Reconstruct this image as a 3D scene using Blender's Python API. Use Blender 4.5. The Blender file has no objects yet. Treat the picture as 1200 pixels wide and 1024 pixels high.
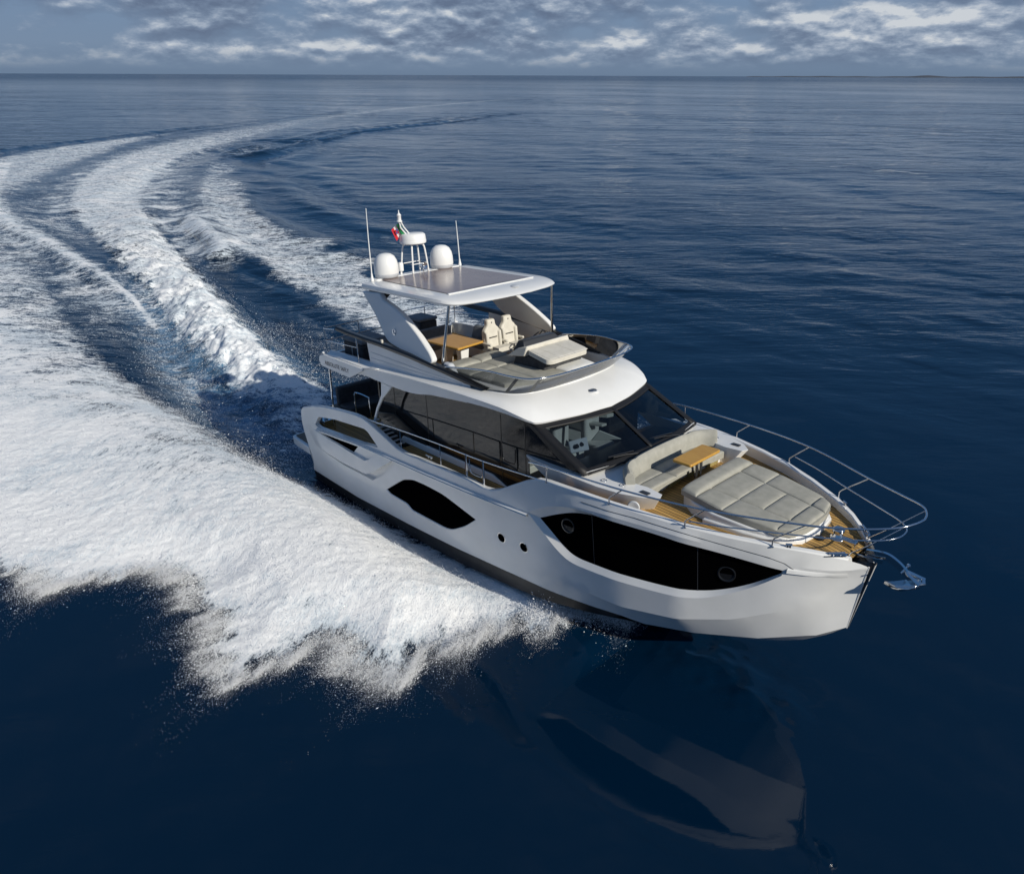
import bpy, bmesh, math, random
import numpy as np
from mathutils import Vector, Matrix
from mathutils.geometry import delaunay_2d_cdt
random.seed(4); RNG = np.random.default_rng(4)
S = bpy.context.scene
COL = S.collection

# ------------------------------------------------------------------ camera, sky, sun, exposure
CAM_POS = (18.505, -10.9425, 10.4775)
CAM_R = ((0.681998, 0.731344, 0.003738), (0.32541, -0.298868, -0.897099), (-0.654971, 0.613036, -0.441814))
cam = bpy.data.cameras.new('camera'); camo = bpy.data.objects.new('camera', cam); COL.objects.link(camo)
cam.sensor_fit = 'HORIZONTAL'; cam.sensor_width = 36; cam.lens = 36*859.9/1200
cam.clip_start = .1; cam.clip_end = 120000
r, d, f = (Vector(v) for v in CAM_R)
m = Matrix((r, -d, -f)).transposed().to_4x4(); m.translation = CAM_POS
camo.matrix_world = m
S.camera = camo

SUN_AZ, SUN_EL = math.radians(6), math.radians(31)       # azimuth from the bow (+x) towards port (+y)
sd = Vector((math.cos(SUN_AZ)*math.cos(SUN_EL), math.sin(SUN_AZ)*math.cos(SUN_EL), math.sin(SUN_EL)))
sun = bpy.data.lights.new('sun', 'SUN'); suno = bpy.data.objects.new('sun', sun); COL.objects.link(suno)
sun.energy = 4.15; sun.angle = math.radians(.6); sun.color = (1, .945, .83)
suno.rotation_euler = (-sd).to_track_quat('-Z', 'Y').to_euler(); suno.location = (60, 20, 60)

W = bpy.data.worlds.new('World'); S.world = W; W.use_nodes = True
nt = W.node_tree; N = nt.nodes; LK = nt.links
bg = N['Background']; bg.inputs['Strength'].default_value = .085
sky = N.new('ShaderNodeTexSky'); sky.sky_type = 'NISHITA'; sky.sun_disc = False
sky.sun_elevation = SUN_EL; sky.sun_rotation = math.pi/2 - SUN_AZ
sky.air_density = 1.0; sky.dust_density = .6; sky.ozone_density = 2.0
def wmath(op, a, b=None, c=None):
    n = N.new('ShaderNodeMath'); n.operation = op
    for i, v in enumerate((a, b, c)):
        if v is None: continue
        if isinstance(v, (int, float)): n.inputs[i].default_value = v
        else: LK.new(v, n.inputs[i])
    return n.outputs[0]
def wramp(v, stops):
    n = N.new('ShaderNodeValToRGB'); LK.new(v, n.inputs[0])
    e = n.color_ramp.elements
    while len(e) < len(stops): e.new(.5)
    for i, (p, c) in enumerate(stops):
        e[i].position = p; e[i].color = c if len(c) == 4 else (*c, 1)
    return n.outputs[0]
def wmix(fac, a, b):
    n = N.new('ShaderNodeMix'); n.data_type = 'RGBA'
    if isinstance(fac, (int, float)): n.inputs[0].default_value = fac
    else: LK.new(fac, n.inputs[0])
    for i, v in ((6, a), (7, b)):
        if isinstance(v, tuple): n.inputs[i].default_value = (*v, 1)
        else: LK.new(v, n.inputs[i])
    return n.outputs[2]
tc = N.new('ShaderNodeTexCoord')
sp = N.new('ShaderNodeSeparateXYZ'); LK.new(tc.outputs['Generated'], sp.inputs[0])
def wnoise(scale, zs, detail, rough, seed, dist=0., up=0.):
    mp = N.new('ShaderNodeMapping'); mp.inputs['Scale'].default_value = (scale, scale, scale*zs)
    mp.inputs['Location'].default_value = (seed, seed*.7, seed*.3+up*scale*zs)
    LK.new(tc.outputs['Generated'], mp.inputs[0])
    n = N.new('ShaderNodeTexNoise'); n.inputs['Scale'].default_value = 1
    n.inputs['Detail'].default_value = detail; n.inputs['Roughness'].default_value = rough
    n.inputs['Distortion'].default_value = dist
    LK.new(mp.outputs[0], n.inputs[0]); return n.outputs[0]
K = 1/.085   # background strength is .085, so colours below are divided by it
def c10(r_, g_, b_): return (r_*K, g_*K, b_*K)
elev = sp.outputs[2]
base = wramp(elev, [(0, (.145, .21, .31)), (.03, (.185, .26, .375)), (.1, (.17, .265, .41)), (.15, (.048, .145, .315)), (.28, (.032, .115, .27)), (.5, (.03, .105, .26))])
mulb = N.new('ShaderNodeVectorMath'); mulb.operation = 'SCALE'; LK.new(base, mulb.inputs[0]); mulb.inputs['Scale'].default_value = K
lowsky = wramp(elev, [(.45, (0, 0, 0)), (.9, (1, 1, 1))])
skyc = wmix(lowsky, mulb.outputs[0], sky.outputs[0])
def cover(up, s1=5.2, s2=14.):
    a = wnoise(s1, 3.2, 3, .5, 3.1, .2, up); b = wnoise(s2, 2.7, 8, .60, 7.7, .1, up)
    return wmath('ADD', wmath('MULTIPLY', a, .62), wmath('MULTIPLY', b, .38))
n3 = wnoise(2.6, 6.5, 4, .5, 11.3)
cov = cover(0.); covup = cover(.0075)       # the same cloud field sampled a little higher: tops catch the light, undersides stay dark
lit = wmath('MULTIPLY', wmath('SUBTRACT', cov, covup), 8.)
covm = wramp(cov, [(.37, (0, 0, 0)), (.50, (1, 1, 1))])
band = wramp(elev, [(.006, (0, 0, 0)), (.03, (1, 1, 1)), (.09, (1, 1, 1)), (.135, (.08, .08, .08))])
tone = wmath('ADD', wmath('ADD', lit, .42), wmath('MULTIPLY', wmath('SUBTRACT', n3, .5), 1.3))
shade = wramp(tone, [(.0, (.115, .155, .24)), (.3, (.165, .22, .32)), (.52, (.25, .315, .42)), (.78, (.42, .48, .57)), (1.0, (.66, .69, .72))])
shk = N.new('ShaderNodeVectorMath'); shk.operation = 'SCALE'; LK.new(shade, shk.inputs[0]); shk.inputs['Scale'].default_value = K
facc = wmath('MULTIPLY', wmath('MULTIPLY', covm, band), .85)
LK.new(wmix(facc, skyc, shk.outputs[0]), bg.inputs['Color'])

S.render.engine = 'CYCLES'
S.cycles.max_bounces = 8; S.cycles.transparent_max_bounces = 12; S.cycles.caustics_reflective = False
S.cycles.use_denoising = True
S.view_settings.view_transform = 'Standard'; S.view_settings.look = 'None'
S.view_settings.gamma = 1; S.view_settings.exposure = 0

# ------------------------------------------------------------------ materials
def mat(name, col=(.8, .8, .8), rough=.5, metal=0., **kw):
    M_ = bpy.data.materials.new(name); M_.use_nodes = True
    b = M_.node_tree.nodes['Principled BSDF']
    b.inputs['Base Color'].default_value = (*col, 1); b.inputs['Roughness'].default_value = rough
    b.inputs['Metallic'].default_value = metal
    for k, v in kw.items(): b.inputs[k.replace('_', ' ')].default_value = v
    return M_
def nodes(M_):
    t = M_.node_tree; return t, t.nodes['Principled BSDF']
def tnode(t, typ, **kw):
    n = t.nodes.new('ShaderNode'+typ)
    for k, v in kw.items():
        if hasattr(n, k): setattr(n, k, v)
        else: n.inputs[k.replace('_', ' ')].default_value = v
    return n
def ramp(t, src, stops):
    n = t.nodes.new('ShaderNodeValToRGB'); t.links.new(src, n.inputs[0]); e = n.color_ramp.elements
    while len(e) < len(stops): e.new(.5)
    for i, (p, c) in enumerate(stops): e[i].position = p; e[i].color = (*c, 1)
    return n.outputs[0]
def mottled(M_, a, b_, scale=6, lo=.35, hi=.65, detail=6, bump=0., bscale=40, coord='Object', stretch=(1, 1, 1)):
    t, b = nodes(M_)
    tcn = t.nodes.new('ShaderNodeTexCoord'); mp = t.nodes.new('ShaderNodeMapping'); mp.inputs['Scale'].default_value = stretch
    t.links.new(tcn.outputs[coord], mp.inputs[0])
    n = tnode(t, 'TexNoise', Scale=scale, Detail=detail); t.links.new(mp.outputs[0], n.inputs[0])
    t.links.new(ramp(t, n.outputs[0], [(lo, a), (hi, b_)]), b.inputs['Base Color'])
    if bump:
        n2_ = tnode(t, 'TexNoise', Scale=bscale, Detail=5); t.links.new(mp.outputs[0], n2_.inputs[0])
        bp = t.nodes.new('ShaderNodeBump'); bp.inputs['Strength'].default_value = bump; bp.inputs['Distance'].default_value = .02
        t.links.new(n2_.outputs[0], bp.inputs['Height']); t.links.new(bp.outputs[0], b.inputs['Normal'])
    return M_
GEL = mottled(mat('white_gelcoat', rough=.22, Coat_Weight=.4, Coat_Roughness=.05), (.77, .77, .755), (.82, .82, .81), 1.3, bump=.012, bscale=9)
GELD = mottled(mat('deck_gelcoat_nonskid', rough=.6), (.74, .74, .72), (.80, .80, .78), 9, bump=.12, bscale=180)
GREYGEL = mottled(mat('grey_gelcoat', rough=.3), (.50, .52, .55), (.56, .58, .61), 3)
BOOT = mottled(mat('black_bottom_paint', rough=.45), (.006, .006, .007), (.018, .018, .02), 5, bump=.05)
BLACK = mat('black_glass', (.0012, .0012, .0015), .1, IOR=1.2, Specular_IOR_Level=.0)
BLKPL = mat('black_trim', (.010, .010, .011), .28)
STEEL = mat('polished_steel', (.72, .73, .74), .10, 1.0)
ALU = mat('brushed_metal', (.55, .56, .57), .3, 1.0)
UPH = mottled(mat('beige_upholstery', rough=.65), (.31, .305, .265), (.37, .36, .315), 7, bump=.08, bscale=120)
UPHL = mottled(mat('cream_upholstery', rough=.6), (.60, .57, .50), (.67, .64, .57), 7, bump=.08, bscale=120)
UPHG = mottled(mat('charcoal_upholstery', rough=.7), (.030, .032, .037), (.055, .058, .064), 9, bump=.1, bscale=90)
SOFAG = mottled(mat('grey_upholstery', rough=.7), (.16, .17, .18), (.21, .22, .23), 9, bump=.1, bscale=90)
OLIVE = mottled(mat('olive_locker_fabric', rough=.8), (.23, .18, .06), (.31, .25, .09), 8)
DOMEW = mat('white_plastic', (.80, .80, .79), .35)
DASHG = mat('dark_dash', (.035, .037, .042), .35)
SALON = mottled(mat('salon_wood_floor', rough=.4), (.05, .035, .02), (.08, .055, .035), 8)
CREAM = mat('cream_interior', (.62, .60, .52), .6)
def make_teak(name, lo, hi, plank=.055, caulk=True, rough=.55):
    M_ = mat(name, rough=rough); t, b = nodes(M_)
    tcn = t.nodes.new('ShaderNodeTexCoord')
    mp = t.nodes.new('ShaderNodeMapping'); mp.inputs['Scale'].default_value = (1.1, 16, 16); t.links.new(tcn.outputs['Object'], mp.inputs[0])
    g = tnode(t, 'TexNoise', Scale=2.2, Detail=8, Roughness=.65); t.links.new(mp.outputs[0], g.inputs[0])
    c = ramp(t, g.outputs[0], [(.3, lo), (.7, hi)])
    if caulk:
        sx = t.nodes.new('ShaderNodeSeparateXYZ'); t.links.new(tcn.outputs['Object'], sx.inputs[0])
        ab = tnode(t, 'Math', operation='ABSOLUTE'); t.links.new(sx.outputs[1], ab.inputs[0])
        dv = tnode(t, 'Math', operation='DIVIDE'); t.links.new(ab.outputs[0], dv.inputs[0]); dv.inputs[1].default_value = plank
        fr = tnode(t, 'Math', operation='FRACT'); t.links.new(dv.outputs[0], fr.inputs[0])
        fl = tnode(t, 'Math', operation='FLOOR'); t.links.new(dv.outputs[0], fl.inputs[0])
        wn = t.nodes.new('ShaderNodeTexWhiteNoise'); wn.noise_dimensions = '1D'; t.links.new(fl.outputs[0], wn.inputs['W'])
        mx0 = t.nodes.new('ShaderNodeMix'); mx0.data_type = 'RGBA'; mx0.blend_type = 'MULTIPLY'; mx0.inputs[0].default_value = 1
        t.links.new(c, mx0.inputs[6]); t.links.new(ramp(t, wn.outputs[0], [(0, (.72, .72, .72)), (1, (1.1, 1.1, 1.1))]), mx0.inputs[7])
        lt = tnode(t, 'Math', operation='LESS_THAN'); t.links.new(fr.outputs[0], lt.inputs[0]); lt.inputs[1].default_value = .17
        mx = t.nodes.new('ShaderNodeMix'); mx.data_type = 'RGBA'; t.links.new(lt.outputs[0], mx.inputs[0])
        t.links.new(mx0.outputs[2], mx.inputs[6]); mx.inputs[7].default_value = (.02, .017, .014, 1); c = mx.outputs[2]
    t.links.new(c, b.inputs['Base Color'])
    bp = t.nodes.new('ShaderNodeBump'); bp.inputs['Strength'].default_value = .15; bp.inputs['Distance'].default_value = .01
    t.links.new(g.outputs[0], bp.inputs['Height']); t.links.new(bp.outputs[0], b.inputs['Normal'])
    return M_
TEAK = make_teak('teak_planking', (.33, .185, .05), (.54, .335, .105), .085)
TABLE = make_teak('varnished_teak', (.46, .235, .04), (.62, .36, .075), caulk=False, rough=.3)
TEAKG = make_teak('weathered_teak', (.10, .075, .05), (.17, .125, .08))
def glass(name, tint, refl=.9, trans=.5):
    M_ = bpy.data.materials.new(name); M_.use_nodes = True; t = M_.node_tree
    for n in list(t.nodes):
        if n.type != 'OUTPUT_MATERIAL': t.nodes.remove(n)
    out = [n for n in t.nodes if n.type == 'OUTPUT_MATERIAL'][0]
    tr = t.nodes.new('ShaderNodeBsdfTransparent'); tr.inputs[0].default_value = (*[trans*c for c in tint], 1)
    gl = t.nodes.new('ShaderNodeBsdfGlossy'); gl.inputs['Color'].default_value = (refl, refl, refl, 1); gl.inputs['Roughness'].default_value = .02
    fr = t.nodes.new('ShaderNodeFresnel'); fr.inputs['IOR'].default_value = 1.55
    mx = t.nodes.new('ShaderNodeMixShader'); t.links.new(fr.outputs[0], mx.inputs[0]); t.links.new(tr.outputs[0], mx.inputs[1]); t.links.new(gl.outputs[0], mx.inputs[2])
    t.links.new(mx.outputs[0], out.inputs[0]); return M_
WGLASS = glass('windscreen_glass', (.75, .88, 1.0), .9, .55)
DGLASS = glass('smoked_glass', (.9, .95, 1.0), .9, .46)
SGLASS = mat('mirror_black_glass', (.012, .012, .013), .03, IOR=1.48)

# ------------------------------------------------------------------ geometry helpers (boat frame: x to bow, y to port, z up)
class MB:
    def __init__(s): s.v = []; s.f = []; s.mi = []
    def add(s, vs, fs, mi=0):
        o = len(s.v); s.v += [tuple(v) for v in vs]; s.f += [tuple(i+o for i in q) for q in fs]; s.mi += [mi]*len(fs)
    def grid(s, rows, closed=False, mi=0):
        n = len(rows[0]); vs = [p for r_ in rows for p in r_]; fs = []
        for i in range(len(rows)-1):
            for j in range(n if closed else n-1):
                k = (j+1) % n; fs.append((i*n+j, i*n+k, (i+1)*n+k, (i+1)*n+j))
        s.add(vs, fs, mi)
    def box(s, x0, x1, y0, y1, z0, z1, mi=0):
        vs = [(x, y, z) for z in (z0, z1) for y in (y0, y1) for x in (x0, x1)]
        s.add(vs, [(0, 2, 3, 1), (4, 5, 7, 6), (0, 1, 5, 4), (2, 6, 7, 3), (0, 4, 6, 2), (1, 3, 7, 5)], mi)
    def prism(s, bot, top, mi=0):          # two rings of equal length, capped
        n = len(bot); s.add(list(bot)+list(top), [(i, (i+1) % n, n+(i+1) % n, n+i) for i in range(n)], mi)
        o = len(s.v)-2*n; s.f.append(tuple(o+i for i in reversed(range(n)))); s.f.append(tuple(o+n+i for i in range(n))); s.mi += [mi, mi]
    def slab(s, plan, z0, z1, mi=0, inset=0.):
        z0f = z0 if callable(z0) else (lambda x, y: z0); z1f = z1 if callable(z1) else (lambda x, y: z1)
        s.prism([(x, y, z0f(x, y)) for x, y in plan], [(x, y, z1f(x, y)) for x, y in plan], mi)
    def plate(s, poly3, nrm, th, mi=0):    # polygon in space thickened along nrm
        nv = Vector(nrm).normalized()*th
        s.prism([tuple(Vector(p)) for p in poly3], [tuple(Vector(p)+nv) for p in poly3], mi)
    def tube(s, pts, rad, n=8, closed=False, cap=True, mi=0):
        P = [Vector(p) for p in pts]; k = len(P); rows = []; prev = None
        for i, p in enumerate(P):
            a = P[(i-1) % k] if (closed or i > 0) else p; b = P[(i+1) % k] if (closed or i < k-1) else p
            t = (b-a).normalized() if (b-a).length > 1e-9 else Vector((0, 0, 1))
            if prev is None:
                u = t.cross(Vector((0, 0, 1)) if abs(t.z) < .9 else Vector((1, 0, 0))).normalized()
            else:
                u = (prev - t*prev.dot(t)); u = u.normalized() if u.length > 1e-6 else t.orthogonal().normalized()
            prev = u; w = t.cross(u); rr = rad[i] if isinstance(rad, (list, tuple)) else rad
            rows.append([p + (u*math.cos(2*math.pi*j/n) + w*math.sin(2*math.pi*j/n))*rr for j in range(n)])
        if closed: rows.append(rows[0])
        o = len(s.v); s.grid(rows, True, mi)
        if cap and not closed:
            s.f.append(tuple(o+j for j in reversed(range(n)))); e = o+(len(rows)-1)*n; s.f.append(tuple(e+j for j in range(n))); s.mi += [mi, mi]
    def lathe(s, c, prof, n=24, axis=(0, 0, 1), mi=0):
        ax = Vector(axis).normalized(); u = ax.orthogonal().normalized(); w = ax.cross(u); c = Vector(c)
        rows = [[c+ax*h+(u*math.cos(2*math.pi*j/n)+w*math.sin(2*math.pi*j/n))*max(rr, 1e-4) for j in range(n)] for rr, h in prof]
        s.grid(rows, True, mi)
    def mirror(s):                          # add the port copy of everything so far
        o = len(s.v); nf = len(s.f); s.v += [(x, -y, z) for x, y, z in s.v]
        s.f += [tuple(o+i for i in reversed(q)) for q in s.f[:nf]]; s.mi += s.mi[:nf]
    def flip(s):
        t = MB(); t.v = [(x, -y, z) for x, y, z in s.v]; t.f = [tuple(reversed(q)) for q in s.f]; t.mi = list(s.mi); return t
    def build(s, name, mats, parent=None, bevel=0., seg=2, smooth=35, solid=0.):
        me = bpy.data.meshes.new(name); me.from_pydata([tuple(v) for v in s.v], [], s.f)
        for M_ in (mats if isinstance(mats, (list, tuple)) else [mats]): me.materials.append(M_)
        me.polygons.foreach_set('material_index', s.mi)
        bm = bmesh.new(); bm.from_mesh(me); bmesh.ops.remove_doubles(bm, verts=bm.verts, dist=1e-5)
        bmesh.ops.recalc_face_normals(bm, faces=bm.faces); bm.to_mesh(me); bm.free()
        if smooth:
            me.polygons.foreach_set('use_smooth', [True]*len(me.polygons)); me.set_sharp_from_angle(angle=math.radians(smooth))
        me.update()
        o = bpy.data.objects.new(name, me); COL.objects.link(o)
        if parent is not None: o.parent = parent
        if solid:
            sm = o.modifiers.new('solid', 'SOLIDIFY'); sm.thickness = solid; sm.offset = 0
        if bevel:
            bv = o.modifiers.new('bevel', 'BEVEL'); bv.width = bevel; bv.segments = seg; bv.limit_method = 'ANGLE'; bv.angle_limit = math.radians(40)
            bv.harden_normals = False
        return o
def curve(pts, n=8):                        # Catmull-Rom through points
    P = [Vector(p) for p in pts]; out = []
    for i in range(len(P)-1):
        p0 = P[max(i-1, 0)]; p1 = P[i]; p2 = P[i+1]; p3 = P[min(i+2, len(P)-1)]
        for k in range(n):
            t = k/n; out.append(.5*((2*p1)+(p2-p0)*t+(2*p0-5*p1+4*p2-p3)*t*t+(3*p1-p0-3*p2+p3)*t**3))
    out.append(P[-1]); return out
def dense(poly, step, closed=True):
    out = []
    n = len(poly)
    for i in range(n if closed else n-1):
        a = poly[i]; b = poly[(i+1) % n]; L_ = math.dist(a, b); k = max(1, int(math.ceil(L_/step)))
        for j in range(k): out.append(tuple(a[c]+(b[c]-a[c])*j/k for c in range(len(a))))
    if not closed: out.append(tuple(poly[-1]))
    return out
def round_poly(poly, rad, n=4):             # round the corners of a 2D polygon
    out = []; k = len(poly)
    for i in range(k):
        p = Vector(poly[i]); a = Vector(poly[i-1]); b = Vector(poly[(i+1) % k])
        rr = rad[i] if isinstance(rad, (list, tuple)) else rad
        da = min(rr, (a-p).length*.45); db = min(rr, (b-p).length*.45)
        if rr <= 0: out.append(tuple(p)); continue
        s0 = p+(a-p).normalized()*da; s1 = p+(b-p).normalized()*db
        for j in range(n+1):
            t = j/n; out.append(tuple(s0*(1-t)**2+p*2*t*(1-t)+s1*t*t))
    return out
def inset(poly, dist):
    area = sum(poly[i-1][0]*poly[i][1]-poly[i][0]*poly[i-1][1] for i in range(len(poly)))
    sg = 1 if area > 0 else -1; out = []; n = len(poly)
    for i in range(n):
        p = Vector(poly[i]); a = Vector(poly[i-1]); b = Vector(poly[(i+1) % n])
        e0 = (p-a).normalized(); e1 = (b-p).normalized()
        n0 = Vector((-e0.y, e0.x))*sg; n1 = Vector((-e1.y, e1.x))*sg
        bis = n0+n1; L2 = max(bis.length_squared, .3); out.append(tuple(p+bis*(2*dist/L2)))
    return out
def inside(poly, x, y):
    c = False; n = len(poly); j = n-1
    for i in range(n):
        xi, yi = poly[i]; xj, yj = poly[j]
        if (yi > y) != (yj > y) and x < (xj-xi)*(y-yi)/(yj-yi)+xi: c = not c
        j = i
    return c
def patch2d(outer, holes=(), step=.22, lines=()):     # triangulated 2D region with exact hole outlines
    verts = []; edges = []
    for lp in (outer, *holes):
        o = len(verts); verts += [Vector(p) for p in lp]; edges += [(o+i, o+(i+1) % len(lp)) for i in range(len(lp))]
    for ln in lines:                        # creases that must fall on mesh edges
        ok = [p for p in ln if inside(outer, *p) and not any(inside(h, *p) for h in holes) and min((p[0]-q[0])**2+(p[1]-q[1])**2 for lp in (outer, *holes) for q in lp) > .0016]
        o = len(verts); verts += [Vector(p) for p in ok]
        edges += [(o+i, o+i+1) for i in range(len(ok)-1) if math.dist(ok[i], ok[i+1]) < .2]
    lpts = [p for ln in lines for p in ln]
    xs = [p[0] for p in outer]; ys = [p[1] for p in outer]
    x = min(xs)+step*.5
    row = 0
    while x < max(xs):
        y = min(ys)+step*(.25+.5*(row % 2))
        while y < max(ys):
            if inside(outer, x, y) and not any(inside(h, x, y) for h in holes):
                if min((p[0]-x)**2+(p[1]-y)**2 for lp in (outer, *holes) for p in lp) > (step*.4)**2 and min([(p[0]-x)**2+(p[1]-y)**2 for p in lpts] or [9]) > (step*.3)**2: verts.append(Vector((x, y)))
            y += step
        x += step*.87; row += 1
    V_, E_, F_, *_ = delaunay_2d_cdt(verts, edges, [], 0, 1e-5)
    F2 = []
    for fc in F_:
        cx = sum(V_[i].x for i in fc)/len(fc); cy = sum(V_[i].y for i in fc)/len(fc)
        if inside(outer, cx, cy) and not any(inside(h, cx, cy) for h in holes): F2.append(tuple(fc))
    return [(v.x, v.y) for v in V_], F2
def thing(name, label, cat, kind=None, group=None, o=None):
    if o is None:
        o = bpy.data.objects.new(name, None); COL.objects.link(o)
    o['label'] = label; o['category'] = cat
    if kind: o['kind'] = kind
    if group: o['group'] = group
    return o

# ------------------------------------------------------------------ the yacht
RW = Matrix(((0.99698, 0.00158, -0.0777), (0.0, 0.99979, 0.02037), (0.07771, -0.02031, 0.99677)))
yacht = thing('motor_yacht', 'white flybridge motor yacht with black hull windows speeding across dark blue water', 'yacht')
mw = RW.to_4x4(); mw.translation = (0, 0, -.05); yacht.matrix_world = mw
ip = lambda x, tab, k=1: float(np.interp(x, [t[0] for t in tab], [t[k] for t in tab]))
CH = [(-.2, 2.1, -.38), (2.8, 2.1, -.46), (5.24, 2.1, -.46), (7.3, 2.1, -.40), (9.1, 2.08, -.24), (10.14, 2.05, -.11), (11.2, 1.92, .07), (12.2, 1.66, .20),
      (13.2, 1.33, .32), (14.2, .86, .48), (15.0, .36, .70), (15.36, .03, .88), (15.5, .10, 1.68), (15.6, .17, 2.2), (15.8, .17, 2.2)]
KN = [(-.2, 2.25, .55), (6, 2.27, .6), (9, 2.24, .66), (10.5, 2.18, .64), (12, 1.965, .62), (13.05, 1.70, .74), (13.9, 1.29, .95), (14.5, .985, 1.24),
      (14.92, .70, 1.48), (15.22, .42, 1.80), (15.5, .24, 2.2), (15.6, .185, 2.23), (15.8, .18, 2.23)]
GU = [(-.2, 2.2, 2.6), (1, 2.3, 2.6), (3, 2.33, 2.6), (8, 2.33, 2.6), (10.12, 2.27, 2.74), (10.37, 2.25, 2.77), (11.1, 2.19, 2.77), (11.78, 2.10, 2.75), (12.5, 1.95, 2.72), (13.15, 1.77, 2.68),
      (13.8, 1.51, 2.63), (14.43, 1.18, 2.575), (14.85, .89, 2.52), (15.1, .68, 2.46), (15.35, .43, 2.38), (15.5, .28, 2.31), (15.6, .19, 2.25), (15.8, .19, 2.25)]
SE = [(-.2, 2.27, 1.5), (1.5, 2.35, 1.55), (3.7, 2.36, 1.71), (6.5, 2.36, 1.79), (8.4, 2.36, 1.87), (9.9, 2.33, 2.0), (11, 2.245, 2.50), (11.8, 2.155, 2.55), (13.15, 1.825, 2.50),
      (14.4, 1.215, 2.33), (14.9, .875, 2.23), (15.2, .62, 2.2), (15.45, .34, 2.2), (15.6, .188, 2.24), (15.8, .188, 2.24)]
def B(x, z):                                # half breadth of the hull at x, z
    zs = [ip(x, T, 2) for T in (CH, KN, SE, GU)]; ys = [ip(x, T, 1) for T in (CH, KN, SE, GU)]
    for i in range(1, 4): zs[i] = max(zs[i], zs[i-1]+.004)
    return float(np.interp(z, zs, ys))
zgun = lambda x: ip(x, GU, 2)
XSTEM = lambda z: 15.36+(z-.88)*.175
FWD = [(x, zgun(x)) for x in (15.58, 15.5, 15.35, 15.1, 14.85, 14.43, 13.8, 13.15, 12.5, 11.78, 11.1, 10.37, 10.12)]
TOP = FWD+[(9.8, 2.60), (9.48, 2.42), (9.1, 2.2), (8.85, 2.1), (8.6, 2.07), (8.07, 2.10), (7.17, 2.08), (6.4, 2.05), (5.75, 2.02), (5.42, 2.05), (5.1, 2.15),
           (4.4, 2.36), (4.15, 2.42), (3.97, 2.45), (3.6, 2.455), (3.2, 2.42), (2.63, 2.36), (1.9, 2.26), (1.35, 2.14), (.95, 2.02), (.65, 1.93), (.52, 1.82)]
BOOTL = [(.5, -.1), (2.9, -.18), (5.4, -.08), (7.4, .03), (9.2, .17), (10.2, .22), (11.1, .27), (11.9, .285)]
CHL = [(x, ip(x, CH, 2)+.002) for x in (12.3, 12.7, 13.2, 13.7, 14.2, 14.6, 15.0, 15.2, 15.36)]
STEML = [(XSTEM(z), z) for z in (1.1, 1.4, 1.7, 2.0, 2.22)]
OUTER = dense(TOP+[(.5, 1.5), (.52, 1.17), (.62, .8), (.69, .5), (.67, .25), (.53, .0)]+BOOTL+CHL+STEML, .3)
HOLE_WING = dense(round_poly([(1.36, 1.63), (1.63, 1.92), (2.57, 2.08), (4.02, 2.2), (4.18, 2.16), (4.62, 1.86), (3.71, 1.74), (1.57, 1.58)], .06, 3), .2)
HOLE_LOW = dense([(1.42, 1.37), (1.55, 1.44), (3.62, 1.60), (3.22, 1.27), (3.0, 1.265)], .2)
HOLE_MID = dense(round_poly([(4.64, .70), (5.53, 1.28), (5.98, 1.425), (6.5, 1.45), (7.15, 1.425), (8.23, 1.18), (7.79, .83), (7.26, .525), (7.0, .465), (5.69, .465), (5.52, .59), (4.80, .615)], [.03, .12, .15, .3, .2, .03, .2, .15, .12, .06, .06, .05], 3), .2)
def chaikin(poly, keep):                    # cut corners, except those listed
    out = []
    for i, p in enumerate(poly):
        a, b = poly[i-1], poly[(i+1) % len(poly)]
        if i in keep: out += [p, p] if False else [tuple(p[c]*.98+a[c]*.02 for c in (0, 1)), tuple(p[c]*.98+b[c]*.02 for c in (0, 1))]
        else: out += [tuple(p[c]*.75+a[c]*.25 for c in (0, 1)), tuple(p[c]*.75+b[c]*.25 for c in (0, 1))]
    return out
def densek(poly, k): return [tuple(poly[i][c]+(poly[(i+1) % len(poly)][c]-poly[i][c])*j/k for c in (0, 1)) for i in range(len(poly)) for j in range(k)]
IN_BIG = ([(10.15, 1.92), (10.6, 2.16), (11.01, 2.33), (11.39, 2.40), (11.93, 2.425), (12.79, 2.405), (13.55, 2.325), (14.29, 2.195), (14.56, 2.135), (14.55, 2.05), (14.17, 1.76), (13.81, 1.56), (13.42, 1.42), (12.86, 1.345), (12.03, 1.315), (11.37, 1.31), (10.98, 1.32), (10.75, 1.43), (10.46, 1.67)])
KEEP = (0, 3, 8, 9); K2 = (0, 1, 6, 7, 16, 17, 18, 19)
IN_BIG = densek(chaikin(chaikin(IN_BIG, KEEP), K2), 1)
HOLE_BIG = ([(9.90, 1.99), (10.42, 2.30), (10.9, 2.44), (11.39, 2.47), (11.93, 2.455), (12.79, 2.43), (13.55, 2.345), (14.29, 2.215), (14.60, 2.145), (14.58, 2.035), (14.20, 1.72), (13.84, 1.49), (13.42, 1.28), (12.86, 1.215), (12.03, 1.185), (11.37, 1.18), (10.90, 1.19), (10.62, 1.34), (10.28, 1.63)])
HOLE_BIG = densek(chaikin(chaikin(HOLE_BIG, KEEP), K2), 1)
SLOT = dense([(1.2, .95), (2.58, .865), (3.87, .895), (4.35, 1.14), (5.15, 1.66), (5.33, 1.66), (4.6, 1.08), (4.02, .75), (2.58, .74), (1.5, .85)], .2)  # recess added below the terrace ledge to make its shadow line dark
PORTS = [(9.02, 1.04), (9.68, 1.07)]
circ = lambda c, rr, n=20: [(c[0]+rr*math.cos(2*math.pi*i/n), c[1]+rr*math.sin(2*math.pi*i/n)) for i in range(n)]
HOLE_P = [circ(c, .115) for c in PORTS]
def yh(x, z, off=0.): return -max(B(x, z)+off, .012)
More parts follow.
